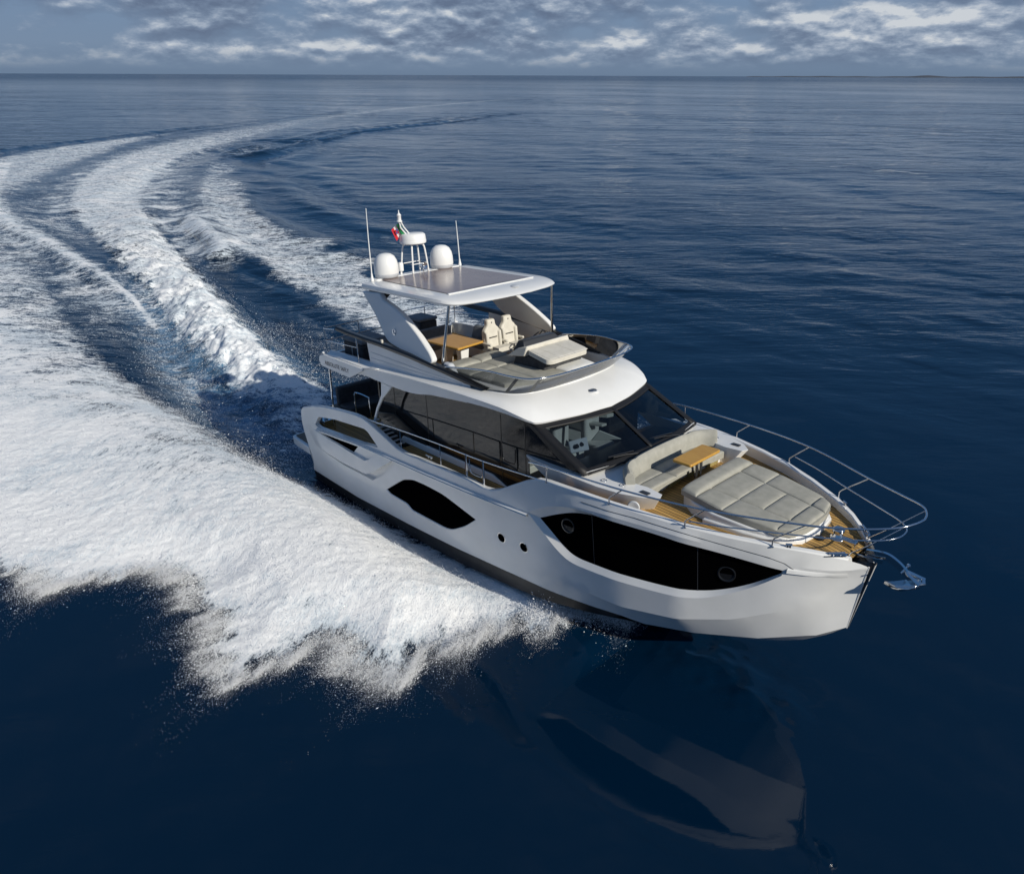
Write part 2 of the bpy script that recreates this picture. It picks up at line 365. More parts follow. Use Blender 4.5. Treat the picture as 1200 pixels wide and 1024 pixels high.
def hull_mb(outer, holes=(), off=0., step=.22, lines=()):
    P, F = patch2d(outer, holes, step, lines); b = MB(); b.add([(x, yh(x, z, off), z) for x, z in P], F); return b
def ring_strip(b, o, i, oo, oi):            # bevel between outline o at offset oo and outline i at offset oi
    b.grid([[(x, yh(x, z, oo), z) for x, z in o], [(x, yh(x, z, oi), z) for x, z in i]], True)
hb = hull_mb(OUTER, [SLOT, HOLE_WING, HOLE_LOW, HOLE_MID, HOLE_BIG, *HOLE_P], lines=[[(x, ip(x, T, 2)) for x in np.arange(10.6, 15.5, .12)] for T in (KN, SE)])
IN_MID = inset(HOLE_MID, .012); IN_LOW = inset(HOLE_LOW, .015)
ring_strip(hb, HOLE_MID, IN_MID, 0, -.02); ring_strip(hb, HOLE_BIG, IN_BIG, 0, -.07); ring_strip(hb, HOLE_LOW, IN_LOW, 0, -.05)
for h in HOLE_P: ring_strip(hb, h, inset(h, .012), 0, -.03)
# inner bulwark, cap rail and wing opening
TH = -.13
zdeck = lambda x: zgun(x)-float(np.interp(x, [11, 13, 15.3], [.23, .22, .09])) if x > 10.3 else 1.92
innT = [p for p in TOP if p[0] < 15.4]
ib = hull_mb(dense(innT+[(.55, 1.5)]+[(x, 1.72 if x < 5 else 1.88) for x in (.6, 3, 4.8, 5.1, 6, 10.28)]+[(x, zdeck(x)-.05) for x in (10.32, 11.5, 12.5, 13.3, 14, 14.6, 15.1, 15.38)], .3), [HOLE_WING], TH)
hb.add(ib.v, ib.f)
cap = dense(TOP+[(.5, 1.5), (.52, 1.17)], .3, False); cap2 = [p for p in cap if p[0] < 15.45]
hb.grid([[(x, yh(x, z), z) for x, z in cap2], [(x, yh(x, z, -.02), z+.022) for x, z in cap2], [(x, yh(x, z, TH+.02), z+.022) for x, z in cap2], [(x, yh(x, z, TH), z) for x, z in cap2]])
ring_strip(hb, HOLE_WING, HOLE_WING, 0, TH)
# bottom
KEEL = [(.3, -1.0), (6, -1.0), (10, -.92), (12.0, -.78), (12.8, -.62), (13.6, -.34), (14.1, -.10), (14.63, .21), (15.05, .55), (15.25, .76), (15.36, .875)]
hbm = MB()
for xa, xb, mi in ((.3, 11.9, 1), (11.9, 15.36, 0)):
    xs = np.linspace(xa, xb, 30)
    hbm.grid([[(x, -ip(x, CH, 1), ip(x, CH, 2)) for x in xs], [(x, -ip(x, CH, 1)*.5, (ip(x, CH, 2)+ip(x, KEEL))*.5-.03*(xb-x)/3*0) for x in xs], [(x, 0, ip(x, KEEL)) for x in xs]], mi=mi)
hb.add(hbm.v, hbm.f); hb.mi[-len(hbm.f):] = hbm.mi
# folding terrace ledge on the quarter
led = dense([(1.2, .96), (2.58, .87), (3.87, .9), (4.35, 1.15), (5.18, 1.69), (5.0, 1.70), (4.45, 1.64), (4.14, 1.40), (3.91, 1.31), (3.18, 1.35), (1.51, 1.43), (.95, 1.45), (.9, 1.3)], .22)
sl = hull_mb(SLOT, (), -.10, .3); hb.add(sl.v, sl.f); ring_strip(hb, SLOT, SLOT, 0, -.10)
lo = lambda x, z: .07*min(1, max(0, (1.50+.05*(x-1)-z)/.32))*min(1, max(0, (x-.9)/.7))+.002
P, F = patch2d(led, (), .2); hb.add([(x, yh(x, z, lo(x, z)), z) for x, z in P], F)
hb.grid([[(x, yh(x, z, lo(x, z)), z) for x, z in led], [(x, yh(x, z, -.01), z+.01) for x, z in led]], True)
hb.mirror()
# transom
zt = np.linspace(-.3, 1.75, 8)
hb.grid([[(.6, s*yh(.6, z, -.005), z) for z in zt] for s in np.linspace(-1, 1, 5)])
hb.grid([[(.6, -2.1*(1-t), -.38-.62*t) for t in (0, .5, 1)], [(.6, 2.1*(1-t), -.38-.62*t) for t in (0, .5, 1)]])
hull = hb.build('hull', [GEL, BOOT], yacht, smooth=13)
bb = hull_mb(dense(BOOTL+[(x, ip(x, CH, 2)+.001) for x in (11.7, 11.2, 10.7, 10.14, 9.6, 9.1, 8.2, 7.3, 6.2, 5.24, 4, 2.8, 1.5, .5)], .3), (), .004)
bb.mirror(); bb.build('boot_stripe', BOOT, hull)
for s in (0, 1):
    side = (lambda b: b.flip() if s else b)
    side(hull_mb(IN_MID, (), -.02)).build('hull_window', BLACK, hull)
    wb = hull_mb(IN_BIG, (), -.07)
    w_ = side(wb).build('hull_window', BLACK, hull)
    for cx, cz in ((10.84, 1.98), (13.78, 1.87)):
        pb = MB(); y = yh(cx, cz, -.075); dx = (yh(cx+.05, cz)-yh(cx-.05, cz))/.1
        nrm = Vector((dx, -1, 0)).normalized()
        pb.lathe((cx, y, cz), [(.155, -.004), (.155, .016), (.135, .022), (.118, .012), (.118, .004), (.0, .004)], 28, nrm)
        side(pb).build('porthole', BLKPL, w_)
    for x0 in (11.4, 13.35):
        sb = MB(); z0_, z1_ = (1.315, 2.395) if x0 < 12 else (1.415, 2.35)
        sb.grid([[(x0-.006, yh(x0-.006, z, -.066), z) for z in np.linspace(z0_, z1_, 6)], [(x0+.006, yh(x0+.006, z, -.066), z) for z in np.linspace(z0_, z1_, 6)]])
        side(sb).build('window_seam', DASHG, w_)
    side(hull_mb(IN_LOW, (), -.05)).build('hull_window', BLACK, hull)
    for c, h in zip(PORTS, HOLE_P):
        pb = MB(); ring_strip(pb, circ(c, .117), circ(c, .102), .004, .008); ring_strip(pb, circ(c, .102), circ(c, .098), .008, -.025)
        p_ = side(pb).build('porthole', STEEL, hull)
        side(hull_mb(circ(c, .10), (), -.025)).build('pane', BLACK, p_)
    rb = MB(); rl = dense([(1.5, 1.53), (3.7, 1.715), (6.5, 1.79), (8.4, 1.87), (9.91, 1.94)], .3, False)
    rb.grid([[(x, yh(x, z+dz, off), z+dz) for x, z in rl] for dz, off in ((-.04, .0), (-.03, .05), (.012, .058), (.03, .0))])
    side(rb).build('rub_rail', GEL, hull, smooth=60)
    rb = MB(); rb.tube([(x, yh(x, z, .058), z-.008) for x, z in rl], .011, 6); side(rb).build('rub_strip', STEEL, hull)
    rb = MB(); rl = dense([(x, np.interp(x, [11.2, 12.3, 13.13, 13.79, 14.39, 14.62, 14.75], [2.63, 2.63, 2.58, 2.48, 2.38, 2.29, 2.17])) for x in (11.2, 11.8, 12.3, 13.13, 13.8, 14.4, 14.62, 14.75)], .2, False)
    rb.tube([(x, yh(x, z, .001), z) for x, z in rl], .006, 5); side(rb).build('seam_line', DASHG, hull)
    # spray step moulding forward of the big window
    rb = MB(); rl = [(14.66, 2.15), (14.9, 2.13), (15.15, 2.10), (15.36, 2.07)]
    rl = dense(rl, .1, False)
    rb.grid([[(x, yh(x, z+dz, off*(1-(x-14.66)/.75)), z+dz) for x, z in rl] for dz, off in ((-.05, .002), (-.03, .05), (.03, .03), (.05, .0))])
    side(rb).build('bow_moulding', GEL, hull)
# stem
sb = MB(); zs = np.linspace(.86, 2.25, 9)
hw = lambda z: ip(z, [(.86, .012), (1.68, .10), (2.25, .175)])
sb.grid([[(XSTEM(z)-.02, -hw(z), z) for z in zs], [(XSTEM(z)+.012, -hw(z)*.55, z) for z in zs], [(XSTEM(z)+.012, hw(z)*.55, z) for z in zs], [(XSTEM(z)-.02, hw(z), z) for z in zs]])
sb.build('stem_plate', BLKPL, hull)
for s in (-1, 1):
    sb = MB(); sb.tube([(XSTEM(z)-.004, s*(hw(z)+.008), z) for z in zs], .014, 6); sb.build('stem_edge', GEL, hull)
nb = MB(); nb.add([(15.36, -.36, 2.2), (15.36, .36, 2.2), (15.6, .17, 2.16), (15.6, -.17, 2.16)], [(0, 1, 2, 3)]); nb.build('anchor_well', BLKPL, hull)

# swim platform
pb = MB(); pl = round_poly([(-1.05, -2.0), (.66, -2.12), (.66, 2.12), (-1.05, 2.0)], [.2, .02, .02, .2], 5)
pb.slab(pl, .30, .53); o = pb.build('swim_platform', GEL, yacht, bevel=.04)
pb = MB(); pb.slab(inset(pl, .1), .534, .545); pb.build('teak_pad', TEAKG, o)

# decks
def half(pl): return pl+[(x, -y) for x, y in reversed(pl)]
db = MB()
xs = [10.3, 11, 11.78, 12.5, 13.15, 13.8, 14.43, 14.85, 15.1, 15.32]
db.grid([[(x, t*(B(x, zdeck(x))+TH+.01), zdeck(x)) for t in np.linspace(-1, 1, 9)] for x in xs])
db.add([(10.3, -2.2, 1.7), (10.3, 2.2, 1.7), (10.3, 2.2, zdeck(10.31)), (10.3, -2.2, zdeck(10.31))], [(0, 1, 2, 3)], 0)
db.build('foredeck', TEAK, yacht)
db = MB(); xs = np.linspace(.62, 10.3, 20)
db.grid([[(x, t*(B(x, 1.75)+TH+.01), 1.92 if x > 4.9 else 1.42) for t in (-1, -.5, 0, .5, 1)] for x in xs]); db.build('side_deck', TEAK, yacht)
for s in (-1, 1):
    tb = MB(); pts = [(4.9, 2.08), (5.4, 2.10), (8.25, 2.10), (8.75, 1.925), (4.75, 1.925)]
    tb.plate([(x, s*1.80, z) for x, z in pts], (0, -s, 0), .05); tb.build('deck_coaming', GEL, yacht, bevel=.015)
    gb = MB()
    for k in range(8):
        x = 3.95+k*.15; gb.box(x, x+.08, s*2.02-.16, s*2.02+.16, 2.33-.05*k-.012, 2.33-.05*k)
    gb.build('vent_grille', GREYGEL, yacht)
def puff(mb, c4, z, h, nx=10, ny=10, edge=.55):
    # c4: four plan corners a,b,c,d (a-b along u, a-d along v); z(x,y); puffed panel with soft seam edges
    A_, B_, C_, D_ = (Vector((*p, 0)) for p in c4); rows = []
    us = [-1, -.985, -.95, -.86, -.6, -.2, .2, .6, .86, .95, .985, 1]
    zf = z if callable(z) else (lambda x, y: z)
    for u in us:
        row = []
        for v in us:
            fu, fv = (u+1)/2, (v+1)/2; p = A_.lerp(B_, fu).lerp(D_.lerp(C_, fu), fv)
            k = max(0, 1-abs(u)**9)*max(0, 1-abs(v)**9); row.append((p.x, p.y, zf(p.x, p.y)+h*(k**.5)))
        rows.append(row)
    mb.grid(rows)
# ------------------------------------------------------------------ deckhouse
dh = MB()
zl = lambda x: 1.76 if x < 10.3 else 2.4
side_pl = [(3.9, 1.76), (3.9, 2.5), (4.62, 3.55), (9.3, 3.62), (9.58, 3.58), (10.62, 3.0), (10.3, 2.9), (9.4, 2.86), (9.4, 1.76)]
P, F = patch2d(dense(side_pl, .4), (), .4)
dh.add([(x, -1.75, z) for x, z in P], F)
house = dh.build('deckhouse_glazing', SGLASS, yacht, smooth=0); dh.flip().build('deckhouse_glazing', SGLASS, yacht, smooth=0)
for s in (-1, 1):
    for x, z0, z1 in ((4.62, 1.8, 3.45), (5.95, 1.8, 3.52), (8.55, 1.8, 3.55), (9.28, 1.8, 3.58)):
        b = MB(); b.box(x-.012, x+.012, s*1.752-.004, s*1.752+.004, z0, z1); b.build('glazing_seam', BLKPL, house, smooth=0)
    b = MB(); b.plate([(x, s*1.757, z) for x, z in ((9.3, 3.6), (9.62, 3.58), (10.7, 2.98), (10.62, 2.9), (10.45, 2.94), (9.46, 3.5))], (0, s, 0), .02); b.build('window_frame', BLKPL, house, bevel=.01)
    b = MB(); b.plate([(x, s*1.754, z) for x, z in ((3.85, 2.45), (4.6, 2.6), (5.9, 2.12), (5.75, 1.98), (4.4, 2.3), (3.85, 2.3))], (0, s, 0), .04); b.build('stair_moulding', BLKPL, house, bevel=.01)
b = MB(); b.box(3.9, 3.95, -1.74, 1.74, 1.45, 3.5); b.build('saloon_door', DGLASS, house)
b = MB(); b.box(3.96, 10.6, -1.72, 1.72, 1.50, 1.56); b.build('saloon_floor', SALON, house)
b = MB(); b.box(3.96, 8.9, -1.70, 1.70, 3.42, 3.46); b.build('saloon_ceiling', CREAM, house)

# windscreen: two curved panes under a dark frame
wt = [(9.58, -1.73, 3.585), (9.86, -.92, 3.60), (10.03, 0, 3.605), (9.86, .92, 3.60), (9.58, 1.73, 3.585)]
wb_ = [(10.92, -1.75, 2.955), (11.08, -.92, 2.98), (11.15, 0, 2.99), (11.08, .92, 2.98), (10.92, 1.75, 2.955)]
ct, cb = curve(wt, 6), curve(wb_, 6)
def wlerp(i, t, off=0.):
    p = ct[i].lerp(cb[i], t); n = Vector((.5, 0, .87)); return p+n*off
nW = len(ct)
ws = MB(); ws.grid([[wlerp(i, t) for i in range(nW)] for t in (0, .5, 1)])
windscreen = ws.build('windscreen', WGLASS, yacht)
fb = MB()
def wbar(pts, w, th=.03):
    fb.tube(pts, w, 8)
fr = MB()
def strip_ws(i0, i1, t0, t1, off=.012):
    idx = list(range(i0, i1+1)) if i1 > i0 else [i0, i0]
    fr.grid([[wlerp(i, t, off) for i in idx] for t in np.linspace(t0, t1, 6)])
strip_ws(0, nW-1, -.02, .115); strip_ws(0, nW-1, .93, 1.04)
def rib(i, w):
    rows = []
    for t in np.linspace(-.03, 1.03, 8):
        p = wlerp(i, t, .014); d_ = (ct[min(i+1, nW-1)]-ct[max(i-1, 0)]).normalized()
        rows.append([p-d_*w, p+d_*w])
    fr.grid(rows)
rib(nW//2, .045); rib(0, .10); rib(nW-1, .10)
rib(1, .045) if False else None
fo = fr.build('windscreen_frame', mat('black_frame_seal', (.006, .006, .007), .6), windscreen, solid=.012)
for sy, y0 in ((-1, -.28), (1, 1.0)):
    b = MB(); b.tube([(11.2, y0*1.0-.0, 3.0), (11.05, y0-.45, 3.06), (10.98, y0-.75, 3.07)], .012, 6); b.tube([(11.03, y0-.2, 3.05), (10.93, y0-.85, 3.09)], .016, 6)
    b.build('wiper', BLKPL, windscreen)

# interior seen through the windscreen
b = MB(); b.slab([(10.0, -1.6), (10.75, -1.65), (11.0, 0), (10.75, 1.65), (10.0, 1.6)], 2.55, lambda x, y: 2.70+.1*(x-10)); b.build('dashboard', BLKPL, house)
b = MB()
b.plate([(9.55, -.05, 2.72), (9.72, .02, 2.98), (9.98, .45, 2.72)], (-.5, .6, .2), .03)
b.build('helm_panel', CREAM, house, bevel=.01)
b = MB(); b.plate([(9.55, -.72, 2.62), (9.70, -.30, 2.62), (9.62, -.30, 2.90), (9.48, -.72, 2.88)], (.8, 0, .5), .04); hp_ = b.build('instrument_panel', GREYGEL, house, bevel=.02)
for k in (-.6, -.45): 
    b = MB(); b.lathe((9.61, k, 2.77), [(.05, 0), (.05, .05), (.0, .05)], 14, (.8, 0, .5)); b.build('gauge', BLKPL, hp_)
for x0, y0, an_ in ((8.75, -.45, .2), (8.95, .35, .2)):
    b = MB(); b.box(x0, x0+.5, y0, y0+.55, 2.1, 2.4); b.box(x0-.12, x0+.06, y0+.03, y0+.52, 2.35, 2.98); b.build('interior_seat', UPHL, house, bevel=.06, seg=3)
b = MB(); b.slab([(8.75, .75), (9.15, .95), (9.2, 1.12), (8.7, .95)], 2.86, 2.95); b.slab([(8.9, .45), (9.3, .6), (9.32, .74), (8.88, .6)], 2.78, 2.84); b.build('interior_counter', CREAM, house, bevel=.01)
for x0, y0 in ((7.9, .3), (8.0, -.75), (7.4, .9)):
    b = MB(); puff(b, [(x0, y0), (x0+.1, y0+.42), (x0-.05, y0+.45), (x0-.15, y0+.02)], 2.62, .2); b.lathe((x0, y0+.2, 2.45), [(0, -.1), (.2, 0), (.22, .15), (.12, .28), (0, .3)], 14, (.5, .2, .8)); b.build('throw_pillow', CREAM if y0 < .5 else GREYGEL, house, smooth=70)
b = MB(); b.box(6.6, 8.3, .7, 1.6, 1.56, 2.1); b.box(6.6, 8.3, 1.35, 1.65, 2.1, 2.6); b.build('interior_sofa', UPHL, house, bevel=.06, seg=3)
b = MB(); b.box(8.3, 8.9, -1.6, -.9, 1.6, 2.3); b.build('interior_locker', CREAM, house, bevel=.03)

# trunk in front of the windscreen, with the bow seat let into it
tr = MB()
ztop = lambda x, y: 2.885-.01*(x-10)
TU = [(10.72, -1.915), (11.3, -1.90), (11.8, -1.82), (12.2, -1.66), (12.42, -1.46), (12.36, -1.33), (12.0, -1.27), (11.62, -1.33), (11.35, -1.2), (11.26, -.7), (11.22, 0)]
TL = [(10.72, -1.77), (11.3, -1.72), (11.7, -1.64), (11.98, -1.46), (12.12, -1.28), (12.06, -1.2), (11.9, -1.22), (11.62, -1.33), (11.35, -1.2), (11.26, -.7), (11.22, 0)]
BK = [(11.07, 0), (10.98, -.9), (10.72, -1.7)]
mir = lambda T: T+[(x, -y) for x, y in reversed(T[:-1])]
ru = mir(TU)+[(x, -y) for x, y in reversed(BK[1:])]+BK; rl_ = mir(TL)+[(x, -y) for x, y in reversed(BK[1:])]+BK
tr.prism([(x, y, 2.40) for x, y in rl_], [(x, y, ztop(x, y)) for x, y in ru])
for s in (-1, 1):
    fo_ = [(9.35, -1.80, -1.79), (9.6, -1.86, -1.79), (10.1, -1.905, -1.78), (10.72, -1.915, -1.77)]
    tr.prism([(x, s*b_, 2.42+.42*max(0, (10.1-x)/.75)) for x, a, b_ in fo_]+[(10.72, s*-1.76, 2.42), (9.35, s*-1.76, 2.84)],
             [(x, s*a, ztop(x, 0)) for x, a, b_ in fo_]+[(10.72, s*-1.70, ztop(10.7, 0)), (9.35, s*-1.76, ztop(9.3, 0))])
# dash apron up to the glass
tr.grid([[Vector((p.x-.05, p.y*1.02, 2.90)) for p in cb], [Vector((p.x+.02, p.y*1.0, 2.985)) for p in cb], [Vector((p.x-.10, p.y*.96, 2.975)) for p in cb]])
trunk = tr.build('foredeck_trunk', GEL, yacht, bevel=.035, seg=3, smooth=30)
# seat
sb = MB()
bx = curve([(11.72, -1.40, 0), (11.50, -1.18, 0), (11.40, -.85, 0), (11.36, 0, 0), (11.40, .85, 0), (11.50, 1.18, 0), (11.72, 1.40, 0)], 6)
def back_panel(i0, i1, mb):
    idx = np.arange(i0, i1+1); rows = []
    prof = [(-.10, 2.80), (-.13, 3.02), (-.09, 3.10), (-.03, 3.12), (.03, 3.08), (.07, 2.98), (.09, 2.80)]
    for i in idx:
        p = bx[i]; t = (bx[min(i+1, len(bx)-1)]-bx[max(i-1, 0)]).normalized(); n = Vector((t.y, -t.x, 0))
        e = 0.012 if i in (i0, i1) else 0; rows.append([p+n*(o*(1-e*8))+Vector((0, 0, z-e)) for o, z in prof])
    mb.grid(rows); mb.f.append(tuple(range(len(mb.v)-len(rows)*7, len(mb.v)-len(rows)*7+7))); mb.f.append(tuple(reversed(range(len(mb.v)-7, len(mb.v))))); mb.mi += [0, 0]
nb_ = len(bx)-1
back_panel(0, nb_//3, sb); back_panel(nb_//3, 2*nb_//3, sb); back_panel(2*nb_//3, nb_, sb)
seat = MB()
seat.slab([(11.40, -1.22), (12.02, -1.22), (11.96, -.6), (11.92, 0), (11.96, .6), (12.02, 1.22), (11.40, 1.22)], 2.64, 2.775)
for a, c in ((-1.22, -.41), (-.41, .41), (.41, 1.22)):
    puff(seat, [(11.42, a), (11.74, a), (11.74, c), (11.42, c)], 2.77, .04); puff(seat, [(11.74, a), (12.02, a), (12.02, c), (11.74, c)], 2.77, .045)
bowseat = seat.build('bow_seat', UPH, yacht, bevel=.03, seg=3, smooth=50)
sb.build('backrest', UPH, bowseat, smooth=50)
fb2 = MB(); fb2.slab([(11.3, -1.3), (11.93, -1.28), (11.86, -.6), (11.82, 0), (11.86, .6), (11.93, 1.28), (11.3, 1.3)], 2.37, 2.64); fb2.build('seat_base', GEL, bowseat, bevel=.02)
for y0, y1 in ((-1.16, -.72), (-.50, -.02), (.16, .6), (.76, 1.18)):
    xf = lambda y: 11.825+.08*abs(y)/1.28+.012
    b = MB(); ym = (y0+y1)/2
    b.plate([(xf(y0)+.012, y0, 2.45), (xf(y1)+.012, y1-.06, 2.45), (xf(y1)+.012, y1, 2.62), (xf(y0)+.012, y0+.04, 2.62)], (1, 0, 0), .015); b.build('locker_front', OLIVE, bowseat, bevel=.01)
for s in (-1, 1):
    b = MB(); b.lathe((12.05, s*1.745, 2.66), [(.0, .012), (.05, .012), (.085, .02), (.10, .02), (.115, .0)], 24, (.45, s*.89, .1)); b.build('loudspeaker', GREYGEL, trunk)
    for cx, cy, r_ in ((11.25, 1.62, .055), (11.62, 1.55, .045)):
        b = MB(); b.lathe((cx, s*cy, ztop(cx, cy)), [(r_, 0), (r_, .012), (r_*.75, .014), (r_*.7, -.002), (0, -.003)], 18); b.build('cup_holder', STEEL, trunk)
    b = MB(); b.box(12.02, 12.2, s*1.5-.05, s*1.5+.05, 2.86, 2.885); b.build('locker_hatch', DASHG, trunk, bevel=.01)
t = MB(); t.slab(round_poly([(11.9, -.42), (12.32, -.42), (12.32, .58), (11.9, .58)], .05), 3.06, 3.115); bt = t.build('bow_table', TABLE, yacht, bevel=.012)
for y in (.12, .26):
    b = MB(); b.tube([(12.1, y, 2.38), (12.1, y, 3.06)], .035, 10); b.lathe((12.1, y, 2.41), [(.08, 0), (.08, .01), (.0, .012)], 16); b.build('leg', STEEL, bt)
# sunpad
zp = lambda x, y: 2.90-.105*(x-12.5)
sbm = MB()
bo = [(12.42, -.75), (12.75, -.97), (13.2, -1.04), (13.9, -.94), (14.38, -.78), (14.58, -.48), (14.63, 0)]
bo = bo+[(x, -y) for x, y in reversed(bo[:-1])]
sbm.slab(bo, 2.25, lambda x, y: zp(x, y)-.14)
bo2 = [(13.05, -1.10), (13.8, -1.02), (14.38, -.84), (14.62, -.52), (14.68, 0)]; bo2 = bo2+[(x, -y) for x, y in reversed(bo2[:-1])]
sbm.slab(bo2, 2.2, lambda x, y: zdeck(min(x, 15.2))+.08)
sbase = sbm.build('sunpad_base', GEL, yacht, bevel=.03, seg=3)
sp_ = MB()
outl = [(12.5, -.95), (13.3, -1.0), (14.3, -.84), (14.52, -.66), (14.60, -.36), (14.62, 0)]
outl = outl+[(x, -y) for x, y in reversed(outl[:-1])]
sp_.slab(outl, lambda x, y: zp(x, y)-.13, lambda x, y: zp(x, y)-.03)
wy = lambda x: np.interp(x, [12.5, 13.3, 14.3, 14.6], [.95, 1.0, .84, .62])
ym = lambda x: np.interp(x, [12.82, 14.3], [.5, .37])
puff(sp_, [(12.5, -wy(12.5)), (12.82, -wy(12.82)), (12.82, wy(12.82)), (12.5, wy(12.5))], lambda x, y: zp(x, y)-.04, .10)
for xa, xb, cols in ((12.82, 13.36, 'lmr'), (13.36, 14.3, 'lr'), (13.36, 13.82, 'm'), (13.82, 14.3, 'm')):
    for c in cols:
        ya = {'l': lambda x: -wy(x), 'm': lambda x: -ym(x), 'r': ym}[c]; yb = {'l': lambda x: -ym(x), 'm': ym, 'r': wy}[c]
        puff(sp_, [(xa, ya(xa)), (xb, ya(xb)), (xb, yb(xb)), (xa, yb(xa))], lambda x, y: zp(x, y)-.04, .045)
for ya, yb in ((-.80, -.37), (-.37, .37), (.37, .80)):
    puff(sp_, [(14.3, ya), (14.58-.08*(abs(ya) > .5), ya*.86), (14.58-.08*(abs(yb) > .5), yb*.86), (14.3, yb)], lambda x, y: zp(x, y)-.04, .055)
sp_.build('sunpad_cushion', UPH, sbase, bevel=.02, seg=2, smooth=60)
b = MB(); b.box(12.46, 12.52, -.9, .9, zp(12.5, 0)-.15, zp(12.5, 0)-.03); b.build('sunpad_trim', TABLE, sbase, bevel=.01)

# bow rails
def rail_pts(s):
    return [(9.9, s*2.25, 3.04), (10.36, s*2.243, 3.09), (12.06, s*2.088, 3.12), (13.51, s*1.768, 3.14), (14.9, s*1.147, 3.14), (15.55, s*.80, 3.18), (15.98, s*.50, 3.24), (16.15, s*.22, 3.265), (16.2, 0, 3.27)]
top = curve(rail_pts(-1), 8)+[Vector((p.x, -p.y, p.z)) for p in reversed(curve(rail_pts(-1), 8)[:-1])]
b = MB(); b.tube(top, .0175, 8); bowrail = b.build('bow_rail', STEEL, yacht, smooth=80)
low = [(13.24, -1.80, 2.84), (13.8, -1.55, 2.845), (14.6, -1.11, 2.85), (15.3, -.72, 2.87), (15.75, -.42, 2.9), (15.93, -.18, 2.92), (15.96, 0, 2.92)]
lc = curve(low, 8); b = MB(); b.tube(lc+[Vector((p.x, -p.y, p.z)) for p in reversed(lc[:-1])], .0125, 8); b.build('lower_rail', STEEL, bowrail, smooth=80)
for s in (-1, 1):
    sts = [[(10.36, s*2.24, 2.76), (10.36, s*2.24, 3.09)],
           [(11.776, s*2.095, 2.75), (11.776, s*2.095, 2.87), (11.80, s*2.094, 2.90), (12.06, s*2.088, 3.12)],
           [(13.147, s*1.762, 2.67), (13.147, s*1.762, 2.79), (13.18, s*1.763, 2.83), (13.515, s*1.768, 3.14)],
           [(14.425, s*1.181, 2.57), (14.425, s*1.181, 2.70), (14.46, s*1.178, 2.75), (14.91, s*1.147, 3.14)],
           [(15.30, s*.33, 2.39), (15.34, s*.335, 2.47), (15.6, s*.345, 2.72), (16.10, s*.30, 3.26)]]
    for k, p in enumerate(sts):
        b = MB(); b.tube(p, .0125 if k < 4 else .011, 8); b.lathe(p[0], [(.03, 0), (.03, .012), (.013, .016)], 12); b.build('stanchion', STEEL, bowrail, smooth=60)
    # side deck hand rail
    rp = [(3.7, s*2.26, 2.47), (4.36, s*2.25, 2.46), (5.47, s*2.24, 2.53), (7.02, s*2.24, 2.60), (8.5, s*2.24, 2.64), (10.27, s*2.23, 2.76)]
    b = MB(); b.tube(curve(rp, 5), .016, 8); hr = b.build('side_rail', STEEL, yacht, smooth=80)
    for x, w in ((5.47, .012), (7.02, .012), (7.94, .022), (8.5, .022)):
        z1 = ip(x, [(p[0], p[2]) for p in rp]); z0 = np.interp(x, [5.4, 8.6], [2.04, 2.08])
        b = MB(); b.tube([(x, s*2.24, z0-.03), (x, s*2.24, z1)], w, 8); b.build('stanchion', STEEL, hr)
    b = MB(); b.tube(curve([(8.02, s*2.22, 2.56), (8.04, s*2.22, 2.28), (8.12, s*2.22, 2.22), (8.36, s*2.22, 2.22), (8.44, s*2.22, 2.28), (8.46, s*2.22, 2.58)], 4), .011, 8); b.build('gate_loop', STEEL, hr)
    # bow cleats and fairleads
    for x, l in ((15.2, .26), (14.62, .1)):
        y = s*(B(x, 2.4)-.05); z = zgun(x)+.02
        b = MB(); dx = Vector((x+.1, s*(B(x+.1, 2.4)-.05), 0))-Vector((x-.1, s*(B(x-.1, 2.4)-.05), 0)); dx.normalize()
        c = Vector((x, y, z)); b.tube([c-dx*l*.5+Vector((0, 0, .05)), c+dx*l*.5+Vector((0, 0, .05))], .022, 8)
        for q in (-.22, .22): b.tube([c+dx*l*q, c+dx*l*q+Vector((0, 0, .06))], .02, 8)
        if l > .2: b.plate([c+dx*.17+Vector((0, s*.05, 0)), c-dx*.17+Vector((0, s*.05, 0)), c-dx*.17-Vector((0, s*.05, 0)), c+dx*.17-Vector((0, s*.05, 0))], (0, 0, 1), .02)
        b.build('cleat', STEEL, yacht, smooth=50)
    b = MB(); c = Vector((6.55, s*2.2, 2.1)); b.tube([c+Vector((-.13, 0, .05)), c+Vector((.13, 0, .05))], .02, 8); b.tube([c+Vector((-.05, 0, 0)), c+Vector((-.05, 0, .05))], .018, 8); b.tube([c+Vector((.05, 0, 0)), c+Vector((.05, 0, .05))], .018, 8); b.build('cleat', STEEL, yacht)
# windlass and anchor
b = MB(); b.lathe((14.93, .1, zdeck(14.93)), [(.13, 0), (.13, .03), (.09, .05), (.07, .11), (.10, .15), (.10, .19), (.06, .22), (0, .23)], 18)
b.box(14.95, 15.25, .04, .16, zdeck(15)-.02, zdeck(15)+.07); b.tube([(14.85, -.12, 2.26), (14.85, -.12, 2.36)], .05, 10); b.build('windlass', STEEL, yacht, bevel=.01)
b = MB(); b.lathe((14.72, -.14, zdeck(14.72)), [(.09, 0), (.09, .02), (.06, .04), (0, .05)], 14); b.build('foot_switch', BLKPL, yacht)
b = MB(); b.tube([(15.05+.07*i, .08*math.sin(i*1.7)*.3+.08-.02*i, 2.24+.012*i) for i in range(9)], .016, 6); b.build('anchor_chain', ALU, yacht)
an = MB()
sh = curve([(15.45, 0, 2.40), (15.75, 0, 2.455), (15.95, 0, 2.39), (16.10, 0, 2.28), (16.24, 0, 2.15)], 6)
